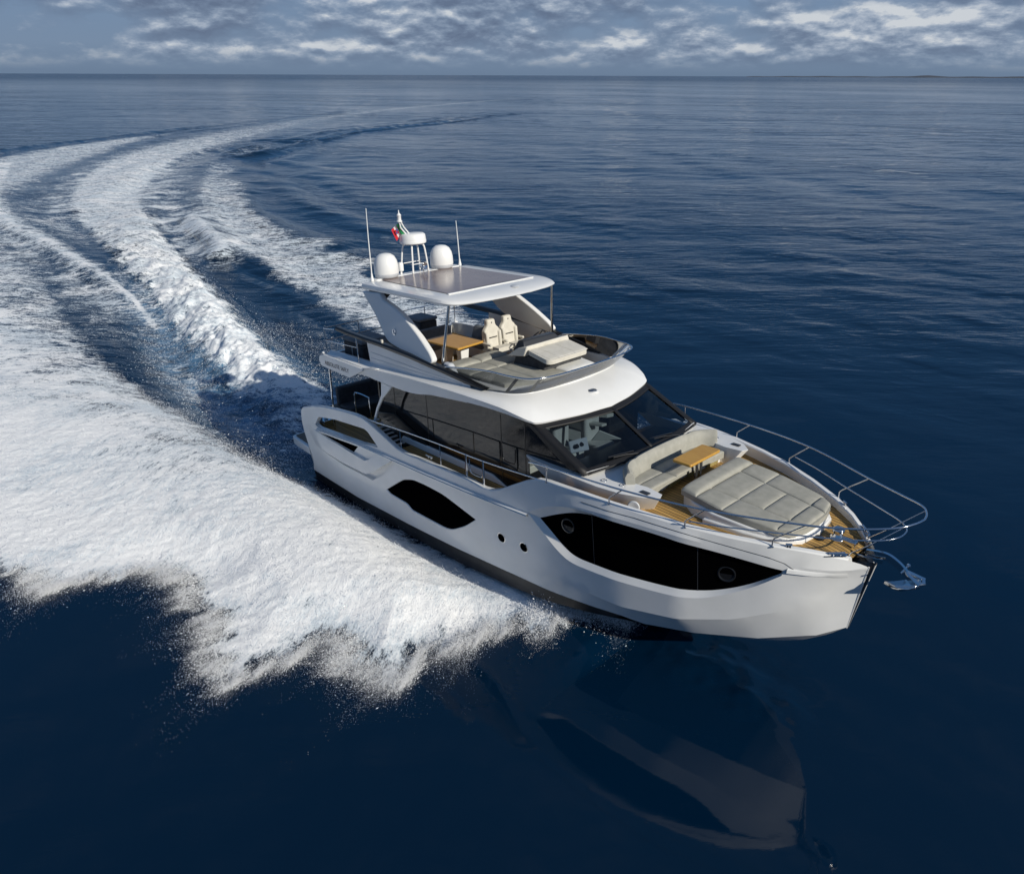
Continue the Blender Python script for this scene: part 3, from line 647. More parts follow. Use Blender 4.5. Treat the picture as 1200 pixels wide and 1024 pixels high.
an.grid([[p+Vector((0, sy*.03, -.075)) for p in sh] for sy in (-1, 1)]+[[p+Vector((0, sy*.03, .045)) for p in sh] for sy in (1, -1)]+[[p+Vector((0, -.03, -.075)) for p in sh]])
anchor = an.build('anchor', STEEL, yacht)
b = MB()
tip = Vector((15.80, 0, 1.97))
for s in (-1, 1):
    b.add([Vector((16.30, 0, 2.10)), Vector((16.33, s*.10, 2.22)), Vector((16.22, s*.20, 2.14)), Vector((16.05, s*.17, 2.04)), Vector((15.92, s*.08, 2.0)), tip, Vector((16.06, 0, 1.94))],
          [(0, 1, 2, 6), (2, 3, 6), (3, 4, 6), (4, 5, 6)])
b.tube([(16.32, -.10, 2.22), (16.36, 0, 2.2), (16.32, .10, 2.22)], .014, 8); b.tube([(16.08, -.02, 2.30), (16.33, -.1, 2.22)], .012, 6); b.tube([(16.08, .02, 2.30), (16.33, .1, 2.22)], .012, 6)
b.build('fluke', STEEL, anchor, solid=.04)
b = MB(); b.tube([(16.06, -.16, 2.33), (16.06, .16, 2.33)], .014, 8); b.tube([(16.06, .12, 2.33), (16.06, .17, 2.33)], .03, 8); b.build('anchor_pin', STEEL, anchor)
b = MB()
for s in (-1, 1): b.plate([(15.2, s*.08, 2.2), (15.75, s*.07, 2.33), (15.75, s*.07, 2.41), (15.4, s*.08, 2.33)], (0, s, 0), .015)
b.build('bow_roller', STEEL, yacht)
# ------------------------------------------------------------------ flybridge shell
OE = [(2.25, 2.24, 3.79), (3.1, 2.25, 3.83), (4.2, 2.25, 3.80), (4.55, 2.25, 3.84), (6.0, 2.24, 3.92), (7.0, 2.23, 3.95), (8.2, 2.18, 3.94), (8.9, 2.08, 3.88), (9.3, 1.96, 3.77), (9.52, 1.84, 3.68), (9.63, 1.72, 3.635), (9.78, 1.3, 3.63), (9.95, .7, 3.63), (10.06, 0, 3.63)]
IE = [(2.25, 2.08, 3.82), (3.1, 2.08, 3.86), (4.2, 2.04, 3.86), (4.55, 2.02, 3.87), (6.0, 1.97, 3.90), (7.0, 1.90, 3.95), (7.9, 1.80, 3.99), (8.45, 1.74, 4.0), (8.78, 1.62, 4.0), (8.98, 1.36, 4.0), (9.07, 1.1, 4.0), (9.13, .75, 4.0), (9.17, .4, 4.0), (9.18, 0, 4.0)]
LO = [(2.25, 2.22, 3.46), (3.1, 2.23, 3.45), (4.2, 2.23, 3.62), (4.55, 2.23, 3.585), (6.0, 2.22, 3.575), (7.0, 2.20, 3.72), (8.2, 2.15, 3.80), (8.9, 2.05, 3.77), (9.3, 1.94, 3.70), (9.52, 1.82, 3.63), (9.62, 1.70, 3.595), (9.77, 1.28, 3.595), (9.94, .69, 3.595), (10.05, 0, 3.595)]
UN = [(x-.05*(x > 9.4), 1.72 if x < 9.5 else y*.85, max(3.53, z-.03)) for x, y, z in LO]
def dcurve(T): return curve(T, 5)
oe, ie, lo_, un = (dcurve(T) for T in (OE, IE, LO, UN))
fb_ = MB()
rows = [un, lo_, [a.lerp(b, .35)+Vector((0, -.012 if False else .0, 0)) for a, b in zip(lo_, oe)], oe]
for t, lift in ((.12, .028), (.4, .045), (.7, .03), (.88, .012)):
    rows.append([a.lerp(b, t)+Vector((0, 0, lift*min(1, max(0, (a.x-6)/2.5)) if a.x < 9.0 else lift*1.1)) for a, b in zip(oe, ie)])
rows.append(ie)
rows.append([p+Vector((0, -.03, .03)) for p in ie])
rows.append([p+Vector((-.05 if p.x > 8.8 else 0, -.08, .03)) for p in ie])
rows.append([p+Vector((-.07 if p.x > 8.8 else 0, -.10, -.42)) for p in ie])
rows = [[(p.x, -max(p.y, 0), p.z) for p in r_] for r_ in rows]
fb_.grid(rows); fb_.mirror()
fly = fb_.build('flybridge', GEL, yacht, smooth=32)
b = MB(); b.slab([(2.2, -2.12), (6.0, -2.0), (6.4, -1.74), (9.1, -1.74), (9.25, -1.3), (9.3, 0), (9.25, 1.3), (9.1, 1.74), (6.4, 1.74), (6.0, 2.0), (2.2, 2.12)], 3.50, 3.54); b.slab([(2.2, -2.15), (2.3, -2.15), (2.3, 2.15), (2.2, 2.15)], 3.46, 3.78)
b.build('fly_underside', GEL, fly)
b = MB(); b.slab([(8.9, -1.72), (9.45, -1.66), (9.74, -.9), (9.90, 0), (9.74, .9), (9.45, 1.66), (8.9, 1.72)], 3.485, 3.548); b.build('lit_edge_cover', BLKPL, fly)  # black panel added to hide the sunlit front edge of the underside
b = MB(); b.slab([(2.35, -1.95), (8.7, -1.65), (8.7, 1.65), (2.35, 1.95)], 3.545, 3.565); b.build('fly_deck', TEAK, fly)
for s in (-1, 1):
    # aft name panel
    pl = round_poly([(2.05, 3.60), (2.16, 3.47), (3.51, 3.42), (4.2, 3.735), (4.2, 3.79), (2.34, 3.81), (2.1, 3.74)], .05, 3)
    b = MB(); b.plate([(x, s*2.25, z) for x, z in pl], (0, s, 0), .055); npn = b.build('name_panel', GEL, fly, bevel=.02)
    tcu = bpy.data.curves.new('ship_name', 'FONT'); tcu.body = 'ABSOLUTE 56FLY'; tcu.size = .155; tcu.extrude = .002; tcu.align_x = 'CENTER'; tcu.align_y = 'CENTER'
    to = bpy.data.objects.new('ship_name', tcu); COL.objects.link(to); to.parent = npn; tcu.materials.append(DASHG)
    to.location = (2.95, s*2.308, 3.60); to.rotation_euler = (math.pi/2, 0, 0 if s < 0 else math.pi)
    tme = bpy.data.meshes.new_from_object(to.evaluated_get(bpy.context.evaluated_depsgraph_get())); mwx = to.matrix_basis.copy(); bpy.data.objects.remove(to)
    to = bpy.data.objects.new('ship_name', tme); COL.objects.link(to); to.parent = npn; to.matrix_basis = mwx
    b = MB(); b.lathe((2.2, s*2.2, 3.80), [(.06, 0), (.06, .03), (.03, .05), (0, .05)], 14); b.build('navigation_light', DOMEW, fly)
    b = MB(); b.plate([(4.3, s*2.2, 3.80), (4.2, s*2.3, 3.795), (4.5, s*2.32, 3.86), (4.75, s*2.3, 3.87), (4.8, s*2.2, 3.88)], (0, 0, 1), .02); b.build('wing_fairing', GEL, fly, bevel=.01)
    # coaming panel under the black beam
    zb = lambda x: np.interp(x, [2.7, 3.3, 4.6, 5.8, 7.0, 8.2], [4.54, 4.50, 4.46, 4.38, 4.24, 4.05])
    cp = [(4.15, 3.83), (5, 3.84), (6.2, 3.87), (7.2, 3.92), (7.75, 3.96), (7.75, zb(7.75)-.03), (7.0, zb(7)-.06), (5.8, zb(5.8)-.06), (4.6, zb(4.6)-.06), (4.08, zb(4.08)-.06)]
    yo = lambda x: np.interp(x, [4, 6, 7.2, 7.9], [2.03, 1.98, 1.90, 1.83])
    P, F = patch2d(dense(cp, .3), (), .3)
    b = MB(); b.add([(x, s*yo(x), z) for x, z in P], F); b.add([(x, s*(yo(x)-.12), z) for x, z in P], F)
    coam = b.build('fly_coaming', GREYGEL if False else GEL, fly)
    for k in (.33, .62):
        b = MB(); b.tube([(x, s*(yo(x)+.001), np.interp(x, [4.15, 7.6], [3.85+.5*k, 3.96+.1*k])) for x in np.linspace(4.2, 7.5, 12)], .006, 5); b.build('seam_line', GREYGEL, coam)
    b = MB(); bx_ = [2.72, 3.3, 4.0, 4.6, 5.2, 5.8, 6.4, 7.0, 7.6, 8.22]
    yb2 = lambda x: yo(max(x, 4))+.03
    b.grid([[(x, s*(yb2(x)+o), zb(x)+dz*min(1, (8.3-x)/.5)) for x in bx_] for o, dz in ((-.14, -.085), (.01, -.085), (.03, -.02), (.0, .02), (-.10, .02), (-.14, -.02), (-.14, -.085))])
    b.f += [(0, 10, 20, 30, 40, 50)]; b.mi.append(0)
    b.build('fly_beam', BLKPL, fly, smooth=50)
    # aft rail
    b = MB()
    for x in (2.24, 3.81): b.tube([(x, s*2.15, 3.82), (x, s*2.15, 4.46)], .017, 8)
    b.tube([(2.24, s*2.15, 4.14), (3.81, s*2.15, 4.22)], .011, 8)
    b.tube([(2.24, s*2.15, 4.45), (2.75, s*2.12, 4.5)], .014, 8)
    ar = b.build('fly_rail', STEEL, fly)
b = MB()
for z in (4.46, 4.14): b.tube([(2.24, -2.15, z), (2.20, -1.2, z), (2.20, 1.2, z), (2.24, 2.15, z)], .013, 8)
for y in (-1.1, 0, 1.1): b.tube([(2.2, y, 3.8), (2.2, y, 4.46)], .014, 8)
b.build('fly_rail', STEEL, fly)
# wind deflector
rl_h = [(6.75, 1.83, 4.19), (7.1, 1.86, 4.30), (8.16, 1.80, 4.43), (8.8, 1.735, 4.43), (9.2, 1.64, 4.43), (9.42, 1.42, 4.43), (9.53, 1.0, 4.43), (9.56, .5, 4.43), (9.57, 0, 4.43)]
rt = curve(rl_h, 6)
bt_ = curve([(6.95, 1.85, 3.97), (7.4, 1.85, 3.98), (8.0, 1.79, 4.0), (8.45, 1.73, 4.01), (8.78, 1.60, 4.01), (8.98, 1.34, 4.01), (9.08, 1.0, 4.01), (9.14, .5, 4.01), (9.16, 0, 4.01)], 6)
g = MB(); g.grid([[(p.x, -p.y, p.z) for p in bt_], [((p.x+q.x)/2, -(p.y+q.y)/2, (p.z+q.z)/2) for p, q in zip(bt_, rt)], [(p.x, -p.y, p.z) for p in rt]]); g.mirror()
defl = g.build('wind_deflector', DGLASS, fly)
fr_ = [Vector((p.x, -p.y, p.z)) for p in rt]; fr_ = fr_+[Vector((p.x, -p.y, p.z)) for p in reversed(fr_[:-1])]
b = MB(); b.tube(fr_, .019, 8); b.build('deflector_rail', STEEL, defl, smooth=80)
for s in (-1, 1):
    for i in (22, 31, 41):
        p, q = bt_[i], rt[i]; dcr = (rt[i+1]-rt[i-1]).normalized()*.035
        b = MB(); o_ = Vector((-.02, 0, .012)); pts = [p-dcr+o_, q-dcr+o_, q+dcr+o_, p+dcr+o_]
        b.plate([(v.x, s*v.y, v.z) for v in pts], (-.8, 0, .4), .012); b.build('deflector_post', GEL, defl)
b = MB(); b.lathe((9.58, -.06, 3.845), [(.13, -.01), (.13, .012), (.11, .03), (0, .035)], 20); v_ = b.build('roof_light', GEL, fly)
b = MB(); b.lathe((9.58, -.06, 3.878), [(.10, 0), (.09, .012), (0, .016)], 20); b.build('lens', ALU, v_)

# arch wings, hardtop
for s in (-1, 1):
    yy = lambda z: s*(1.97-.27*(z-4.3)/1.2)
    pl = round_poly([(3.56, 5.50), (3.9, 5.25), (4.2, 5.05), (4.8, 4.5), (5.6, 4.36), (6.5, 4.24), (6.62, 4.36), (6.5, 4.5), (6.03, 4.81), (5.36, 5.16), (4.9, 5.31), (4.5, 5.40), (4.3, 5.54)], [0, .2, .3, .2, .1, .02, .06, .1, .5, .3, .2, .05, 0], 4)
    b = MB(); b.prism([(x, yy(z), z) for x, z in pl], [(x, yy(z)-s*.15, z) for x, z in pl])
    arch = b.build('arch_wing', GEL, yacht, bevel=.03, seg=3)
    b = MB(); b.lathe((5.09, yy(4.76)+s*.004, 4.76), [(.075, -.02), (.075, .012), (.05, .016), (.045, 0), (0, -.004)], 20, (0, s, .1)); b.build('arch_light', STEEL, arch)
    b = MB(); b.tube([(4.72, s*2.0, 4.42), (4.72, s*2.0, 4.54)], .03, 8); b.build('cap_post', UPHL, arch)
    b = MB(); b.tube([(6.64, s*1.76, 4.0), (6.84, s*1.58, 5.56)], .033, 12); b.build('hardtop_pole', STEEL, yacht)
ho = [(3.42, 0), (3.44, -1.2), (3.50, -1.68), (6.45, -1.72), (6.95, -1.62), (7.12, -1.25), (7.22, -.7), (7.26, 0)]
ho = round_poly(ho, [0, .1, .06, .3, .25, .2, .2, 0], 5); ho = ho+[(x, -y) for x, y in reversed(ho[1:-1])]
b = MB()
zt_ = lambda x, y: 5.69+.03*(1-(y/1.7)**2)-(.0 if x < 6.4 else .11*((x-6.4)/.85)**1.5)
zb_ = lambda x, y: 5.54+.03*(x-3.5)/3.5-(.0 if x < 6.4 else .02)
rings = [(.35, 'b', 0), (.12, 'b', 0), (.02, 'b', .01), (0, 'm', 0), (.035, 't', -.02), (.12, 't', 0), (.5, 't', 0), (1.0, 't', 0)]
R_ = []
for ins, w, dz in rings:
    pts = []
    for x, y in ho:
        cx, cy = 5.2, 0
        L_ = math.hypot(x-cx, y-cy); k = max(0, 1-ins/L_) ; X_, Y_ = cx+(x-cx)*k, cy+(y-cy)*k
        z = zb_(X_, Y_) if w == 'b' else zt_(X_, Y_) if w == 't' else zb_(x, y)*.55+zt_(x, y)*.45
        pts.append((X_, Y_, z+dz))
    R_.append(pts)
b.grid(R_, True); n_ = len(ho); o0 = 0
b.f.append(tuple(reversed(range(n_)))); b.f.append(tuple(range(len(b.v)-n_, len(b.v)))); b.mi += [0, 0]
ht = b.build('hardtop', GEL, yacht, smooth=38)
b = MB(); pn = round_poly([(3.72, -1.22), (6.42, -1.25), (6.42, 1.25), (3.72, 1.22)], .05, 3); xs = np.linspace(3.72, 6.42, 9)
b.grid([[(x, t*np.interp(x, [3.72, 6.42], [1.22, 1.26]), zt_(x, t*1.24)+.012) for t in np.linspace(-1, 1, 7)] for x in xs])
SUNR = mottled(mat('hardtop_sunroof', rough=.16), (.24, .185, .17), (.27, .215, .20), 3); b.build('sunroof_panel', SUNR, ht)
b = MB(); b.box(6.44, 6.50, -1.3, 1.3, 5.70, 5.725); b.build('sunroof_track', GEL, ht, bevel=.01)
b = MB(); b.lathe((6.85, .35, zt_(6.85, .35)+.0), [(.1, 0), (.1, .012), (.07, .03), (0, .03)], 16); b.build('roof_light', GREYGEL, ht)
for s in (-1, 1):
    b = MB(); b.plate([(3.62, s*1.52, 5.40), (4.2, s*1.56, 5.35), (4.45, s*1.56, 5.52), (3.6, s*1.52, 5.53)], (0, -s, 0), .14); b.build('arch_block', BLKPL, ht)
b = MB(); b.slab(round_poly([(3.42, -1.35), (3.68, -1.3), (3.68, 1.3), (3.42, 1.35)], .05), 5.66, 5.735); b.build('equipment_base', GEL, ht, bevel=.015)
for y in (-.93, .80):
    b = MB(); c = (3.56, y, 5.72)
    b.lathe(c, [(.0, 0), (.24, 0), (.29, .03), (.30, .10), (.30, .11)], 28, mi=1)
    b.lathe(c, [(.30, .11), (.305, .13), (.30, .30), (.275, .42), (.22, .52), (.14, .575), (.06, .592), (0, .595)], 28)
    b.build('satellite_dome', [DOMEW, GREYGEL], yacht, smooth=60)
rd = MB(); c = (3.50, -.02, 6.43); rd.lathe(c, [(0, 0), (.29, 0), (.335, .03), (.34, .09), (.335, .10), (.335, .105), (.32, .23), (.28, .262), (0, .27)], 32); radar = rd.build('radar', DOMEW, yacht, smooth=45)
for dx, dy in ((-.17, -.22), (.15, -.17), (.15, .19), (-.17, .22)):
    b = MB(); b.tube(curve([(3.5+dx*1.35, dy*1.35, 5.72), (3.5+dx*1.08, dy*1.1, 6.3), (3.5+dx*.85, dy*.85, 6.42), (3.5+dx*.5, dy*.5, 6.44)], 5), .022, 8); b.build('leg', DOMEW, radar)
b = MB(); b.tube([(3.29, -.27, 5.95), (3.68, -.22, 5.95), (3.68, .24, 5.95), (3.29, .28, 5.95)], .012, 6, closed=True); b.build('leg_ring', DOMEW, radar)
b = MB(); b.lathe((3.72, .12, 5.88), [(.02, -.16), (.06, -.15), (.085, -.02), (.09, .02), (.07, .0), (0, -.03)], 16, (1, 0, .05)); b.tube([(3.66, .12, 5.72), (3.66, .12, 5.84)], .02, 8); b.build('searchlight', STEEL, yacht)
b = MB(); b.lathe((3.52, -.47, 5.73), [(.025, 0), (.025, .08), (.065, .085), (.07, .11), (.07, .27), (.055, .295), (0, .30)], 16); b.build('gps_antenna', DOMEW, yacht)
mt = MB(); mt.tube([(3.44, -.10, 6.60), (3.5, -.36, 6.86), (3.52, -.40, 7.02)], .02, 8); mt.tube([(3.44, -.02, 6.62), (3.5, -.26, 6.86), (3.52, -.36, 7.02)], .018, 8)
mt.lathe((3.52, -.39, 7.0), [(.0, 0), (.07, 0), (.07, .03), (.05, .04), (.05, .15), (.06, .16), (.03, .20), (.012, .22), (.012, .28), (0, .285)], 14)
mast = mt.build('signal_mast', DOMEW, yacht, smooth=50)
FG, FW, FR, FE = (mat(n, c, .7) for n, c in (('flag_green', (.01, .22, .07)), ('flag_white', (.75, .75, .75)), ('flag_red', (.5, .01, .02)), ('flag_emblem', (.05, .10, .35))))
fl = MB(); a0 = Vector((3.48, -.36, 6.98)); a1 = Vector((3.47, -.22, 6.70))
U = Vector((-.13, -.16, -.10)); nu = 15
for j in range(3):
    rows = []
    for k in range(6):
        u = ((0, .42, .78)[j]+(.42, .36, .22)[j]*k/5); off = Vector((.05, -.05, 0))*math.sin(u*7)*.7*u**.5
        rows.append([a0.lerp(a1, v)+U*u*1.05+off+Vector((0, 0, -.06*u*u)) for v in np.linspace(0, 1, 6)])
    fl.grid(rows, mi=j)
flag = fl.build('ensign_flag', [FG, FW, FR], yacht, smooth=80)
em = MB(); cpt = a0.lerp(a1, .5)+U*.6*1.05+Vector((.035, -.035, -.012)); ex = U.normalized()*.035; ey = (a1-a0).normalized()*.06
for (sx, sy, mi) in ((-1, -1, 0), (0, -1, 1), (-1, 0, 1), (0, 0, 0)):
    nrm = Vector((.004, -.006, .002)); em.add([cpt+ex*(sx)+ey*sy+nrm, cpt+ex*(sx+1)+ey*sy+nrm, cpt+ex*(sx+1)+ey*(sy+1)+nrm, cpt+ex*sx+ey*(sy+1)+nrm], [(0, 1, 2, 3)], mi)
em.build('emblem', [FE, FR], flag)
for p, h, r_ in (((3.58, -1.38, 5.72), 1.68, .010), ((3.62, 1.36, 5.73), 1.14, .010)):
    b = MB(); b.tube([p, (p[0]-.03, p[1]+.03*(1 if p[1] < 0 else 0), p[2]+h*.6), (p[0]-.06, p[1]+(.07 if p[1] < 0 else 0), p[2]+h)], [r_*1.6, r_*1.2, r_*.8], 8); b.lathe(p, [(.04, -.02), (.04, .03), (.025, .1), (.02, .16)], 12); b.build('whip_antenna', DOMEW, yacht)

# ------------------------------------------------------------------ on the flybridge
b = MB(); zf = 3.565
b.prism([(7.15, -.30, zf), (8.35, -.30, zf), (8.35, 1.1, zf), (7.15, 1.2, zf)], [(7.50, -.26, 4.36), (8.38, -.24, 4.30), (8.38, .9, 4.30), (7.40, 1.1, 4.36)])
console = b.build('helm_console', UPHG, fly, bevel=.03)
b = MB(); b.prism([(7.40, -.30, 4.40), (7.85, -.32, 4.38), (7.85, .98, 4.38), (7.35, 1.12, 4.40)], [(7.48, -.18, 4.63), (7.72, -.26, 4.66), (7.72, .74, 4.66), (7.46, .84, 4.63)]); b.build('dash_hood', DASHG, console, bevel=.03)
b = MB(); b.prism([(7.30, -.40, 4.28), (7.82, -.34, 4.34), (7.95, 1.04, 4.34), (7.30, 1.2, 4.28)], [(7.62, -.34, 4.50), (7.90, -.32, 4.58), (7.90, 1.0, 4.58), (7.56, 1.10, 4.50)]); b.build('hood_trim', UPHL, console, bevel=.02)
b = MB(); cz = lambda x, y: 4.50-.13*(x-7.78)
b.slab(round_poly([(7.88, -.28), (8.54, -.36), (8.62, -.26), (8.62, .84), (8.52, .94), (7.88, 1.0)], .07), lambda x, y: cz(x, y)-.10, cz)
for ya, yb in ((-.28, -.02), (-.02, .50), (.50, .92)): puff(b, [(7.9, ya), (8.59, ya), (8.59, yb), (7.9, yb)], lambda x, y: cz(x, y)-.006, .02)
b.build('console_cushion', UPHL, console, bevel=.03, seg=3, smooth=55)
b = MB(); wc = Vector((6.98, .95, 4.42)); ax = Vector((-.75, 0, .66)).normalized(); u = Vector((0, 1, 0)); w = ax.cross(u)
b.tube([wc+(u*math.cos(a)+w*math.sin(a))*.19 for a in np.linspace(0, 2*math.pi, 25)[:-1]], .016, 8, closed=True)
for a in (.5, 2.6, 4.7): b.tube([wc, wc+(u*math.cos(a)+w*math.sin(a))*.19], .012, 6)
b.tube([wc, wc-ax*.25], .03, 8); b.build('steering_wheel', BLKPL, console, smooth=70)
b = MB(); b.prism([(7.0, .3, 4.05), (7.35, .3, 4.05), (7.35, 1.25, 4.05), (7.0, 1.25, 4.05)], [(7.12, .3, 4.36), (7.45, .3, 4.42), (7.45, 1.22, 4.42), (7.12, 1.22, 4.36)]); b.build('dash_panel', DASHG, console, bevel=.02)
# helm seats
def helm_seat(y0):
    r_ = MB(); r_.box(5.55, 6.0, y0-.2, y0+.2, zf, 3.85); st = r_.build('helm_seat', UPHG, fly, bevel=.05)
    c = MB(); c.slab(round_poly([(5.55, y0-.25), (6.12, y0-.25), (6.16, y0), (6.12, y0+.25), (5.55, y0+.25)], .08), 3.85, 3.96); puff(c, [(5.58, y0-.2), (6.1, y0-.2), (6.1, y0+.2), (5.58, y0+.2)], 3.95, .05); c.box(5.98, 6.22, y0-.24, y0+.24, 3.93, 4.10); c.build('seat_cushion', UPHL, st, bevel=.05, seg=3, smooth=60)
    k = MB(); pl = round_poly([(-.23, 3.9), (.23, 3.9), (.27, 4.2), (.25, 4.45), (.14, 4.55), (.13, 4.70), (-.13, 4.70), (-.14, 4.55), (-.25, 4.45), (-.27, 4.2)], .05, 3)
    lean = lambda z: 5.74-.10*(z-3.9)
    k.prism([(lean(z)-.10, y0+y, z) for y, z in pl], [(lean(z)+.04, y0+y*.96, z) for y, z in pl]); bk = k.build('backrest', UPHL, st, bevel=.045, seg=3, smooth=60)
    for q in (-1, 1):
        k = MB(); k.prism([(lean(z)+.0, y0+q*y, z) for y, z in ((.14, 3.98), (.25, 3.98), (.26, 4.45), (.15, 4.42))], [(lean(z)+.10, y0+q*y, z) for y, z in ((.17, 4.0), (.24, 4.0), (.25, 4.40), (.18, 4.38))]); k.build('side_bolster', UPHL, bk, bevel=.03, seg=3)
    k = MB(); k.box(lean(4.3)+.038, lean(4.3)+.052, y0-.13, y0+.13, 4.245, 4.27); k.build('backrest_slot', BLKPL, bk)
    k = MB(); k.lathe((lean(4.62)+.04, y0, 4.62), [(.018, 0), (.018, .006), (0, .006)], 10, (1, 0, 0)); k.build('headrest_badge', DASHG, bk)
    for q in (-1, 1):
        k = MB(); k.box(5.6, 5.98, y0+q*.27-.03, y0+q*.27+.03, 4.10, 4.16); k.build('armrest', UPHL, st, bevel=.02)
for y0 in (.58, 1.13): helm_seat(y0)
# table and sofas
t = MB(); t.slab(round_poly([(4.42, -.60), (5.76, -.56), (5.68, .32), (4.42, .28)], .05), 4.15, 4.205); ft = t.build('fly_table', TABLE, fly, bevel=.015)
for x in (4.75, 5.35):
    b = MB(); b.prism([(x-.07, -.2, zf), (x+.07, -.2, zf), (x+.07, .0, zf), (x-.07, .0, zf)], [(x-.11, -.24, 4.15), (x+.11, -.24, 4.15), (x+.11, .04, 4.15), (x-.11, .04, 4.15)]); b.build('leg', GEL, ft, bevel=.02)
b = MB(); b.box(4.6, 5.5, -.22, .02, zf, zf+.03); b.build('foot_board', TABLE, ft)
def sofa(x0, x1, y0, y1, back, name='fly_sofa', m_=SOFAG, zs=3.95, zb2=4.25):
    b = MB(); b.box(x0, x1, y0, y1, zf, zs-.12); so = b.build(name, GEL, fly, bevel=.03)
    c = MB(); n = max(1, round(max(x1-x0, y1-y0)/.7))
    for i in range(n):
        if x1-x0 > y1-y0: a, e = x0+(x1-x0)*i/n, x0+(x1-x0)*(i+1)/n; puff(c, [(a, y0), (e, y0), (e, y1), (a, y1)], zs-.02, .04)
        else: a, e = y0+(y1-y0)*i/n, y0+(y1-y0)*(i+1)/n; puff(c, [(x0, a), (x1, a), (x1, e), (x0, e)], zs-.02, .04)
    c.box(x0, x1, y0, y1, zs-.12, zs-.015); c.build('seat_cushion', m_, so, bevel=.02, smooth=60)
    k = MB()
    if back == 'a': k.prism([(x0-.02, y0, zs), (x0+.16, y0, zs), (x0+.16, y1, zs), (x0-.02, y1, zs)], [(x0-.12, y0, zb2), (x0+.02, y0, zb2), (x0+.02, y1, zb2), (x0-.12, y1, zb2)])
    if back == 'p': k.prism([(x0, y1-.16, zs), (x1, y1-.16, zs), (x1, y1+.02, zs), (x0, y1+.02, zs)], [(x0, y1-.04, zb2), (x1, y1-.04, zb2), (x1, y1+.1, zb2), (x0, y1+.1, zb2)])
    if back == 's': k.prism([(x0, y0-.02, zs), (x1, y0-.02, zs), (x1, y0+.16, zs), (x0, y0+.16, zs)], [(x0, y0-.1, zb2), (x1, y0-.1, zb2), (x1, y0+.04, zb2), (x0, y0+.04, zb2)])
    k.build('backrest', m_, so, bevel=.05, seg=3, smooth=60)
sofa(3.75, 4.35, -1.5, .75, 'a')
sofa(4.35, 5.3, .62, 1.15, 'p')
sofa(4.2, 6.9, -1.72, -1.12, 's', m_=SOFAG)
# forward sun pads
b = MB(); b.slab([(6.3, -1.55), (8.3, -1.55), (8.72, -1.25), (8.88, -.5), (8.9, .6), (8.7, 1.2), (8.0, 1.35), (8.0, -.3), (6.9, .15), (6.3, .15)], zf, 4.0); fp = b.build('fly_sunpad', GEL, fly, bevel=.04)
c = MB(); zc_ = 4.06
for q in ([(6.3, -1.45), (6.75, -1.47), (6.75, -.66), (6.3, -.66)], [(6.3, -.66), (6.75, -.66), (6.75, .16), (6.3, .16)],
          [(6.75, -1.47), (7.3, -1.48), (7.3, -.66), (6.75, -.66)], [(6.75, -.66), (7.3, -.66), (7.3, .12), (6.75, .16)],
          [(7.3, -1.48), (8.35, -1.42), (8.72, -.72), (7.3, -.66)], [(7.3, -.66), (8.72, -.72), (8.80, .06), (7.3, .08)]):
    puff(c, q, zc_, .05 if q[0][0] > 6.5 else .09)
c.slab([(6.3, -1.45), (8.35, -1.42), (8.72, -.72), (8.8, .06), (6.3, .16)], zc_-.08, zc_+.005)
c.build('seat_cushion', UPH, fp, bevel=.02, smooth=60)
c = MB(); puff(c, [(8.02, .10), (8.82, .08), (8.78, .95), (8.02, 1.15)], zc_+.0, .055); c.slab([(8.02, .10), (8.82, .08), (8.78, .95), (8.02, 1.15)], zc_-.08, zc_+.006); c.build('seat_cushion', GELD, fp, bevel=.02, smooth=60)
c = MB(); c.prism([(6.9, -1.75, 3.9), (7.25, -1.75, 3.9), (7.25, -1.6, 3.9), (6.9, -1.6, 3.9)], [(6.72, -1.78, 4.32), (6.95, -1.78, 4.32), (6.95, -1.62, 4.32), (6.72, -1.62, 4.32)]); c.build('sofa_end', GREYGEL, fly, bevel=.05, seg=3)
# aft cabinets
for (x0, x1, y0, y1) in ((2.45, 3.35, -1.75, -.95), (1.75, 2.5, .7, 1.3)):
    b = MB(); b.box(x0, x1, y0, y1, zf, 4.10); cb_ = b.build('fly_cabinet', UPHG, fly, bevel=.05, seg=3)
    b = MB(); b.box(x0-.02, x1+.02, y0-.02, y1+.02, 4.10, 4.2); b.build('lid', SOFAG, cb_, bevel=.05, seg=3)
    b = MB(); b.box(x0+.4, x0+.46, y0-.012, y0-.002, 3.75, 4.0); b.build('latch', STEEL, cb_)

# ------------------------------------------------------------------ aft cockpit
for s in (-1, 1):
    P_ = [(4.75, 3.54), (4.69, 3.2), (4.42, 2.82), (4.2, 2.40), (4.28, 2.40), (4.46, 2.76), (4.74, 3.12), (5.2, 3.52)]
    b = MB(); b.plate([(x, s*2.17, z) for x, z in P_], (0, -s, 0), .06); b.build('side_pillar', GEL, yacht, bevel=.015)
    b = MB(); b.tube([(1.66, s*1.9, 1.4), (1.82, s*1.9, 3.5)], .028, 10); b.build('cockpit_pole', STEEL, yacht)
b = MB(); b.box(.95, 1.6, -1.3, 1.3, 1.42, 1.85); cs = b.build('cockpit_sofa', UPHG, yacht, bevel=.05)
b = MB(); b.box(.8, 1.0, -1.3, 1.3, 1.75, 2.35); b.build('backrest', UPHG, cs, bevel=.06, seg=3)
b = MB(); b.tube(curve([(1.7, -1.2, 1.45), (1.72, -1.2, 2.25), (1.78, -1.15, 2.34), (2.3, -1.15, 2.34), (2.4, -1.15, 2.25), (2.42, -1.15, 1.45)], 4), .02, 8); b.build('cockpit_rail', STEEL, yacht)
b = MB(); b.box(2.6, 3.7, .2, 1.5, 1.42, 2.25); b.build('cockpit_bar', UPHG, yacht, bevel=.05)
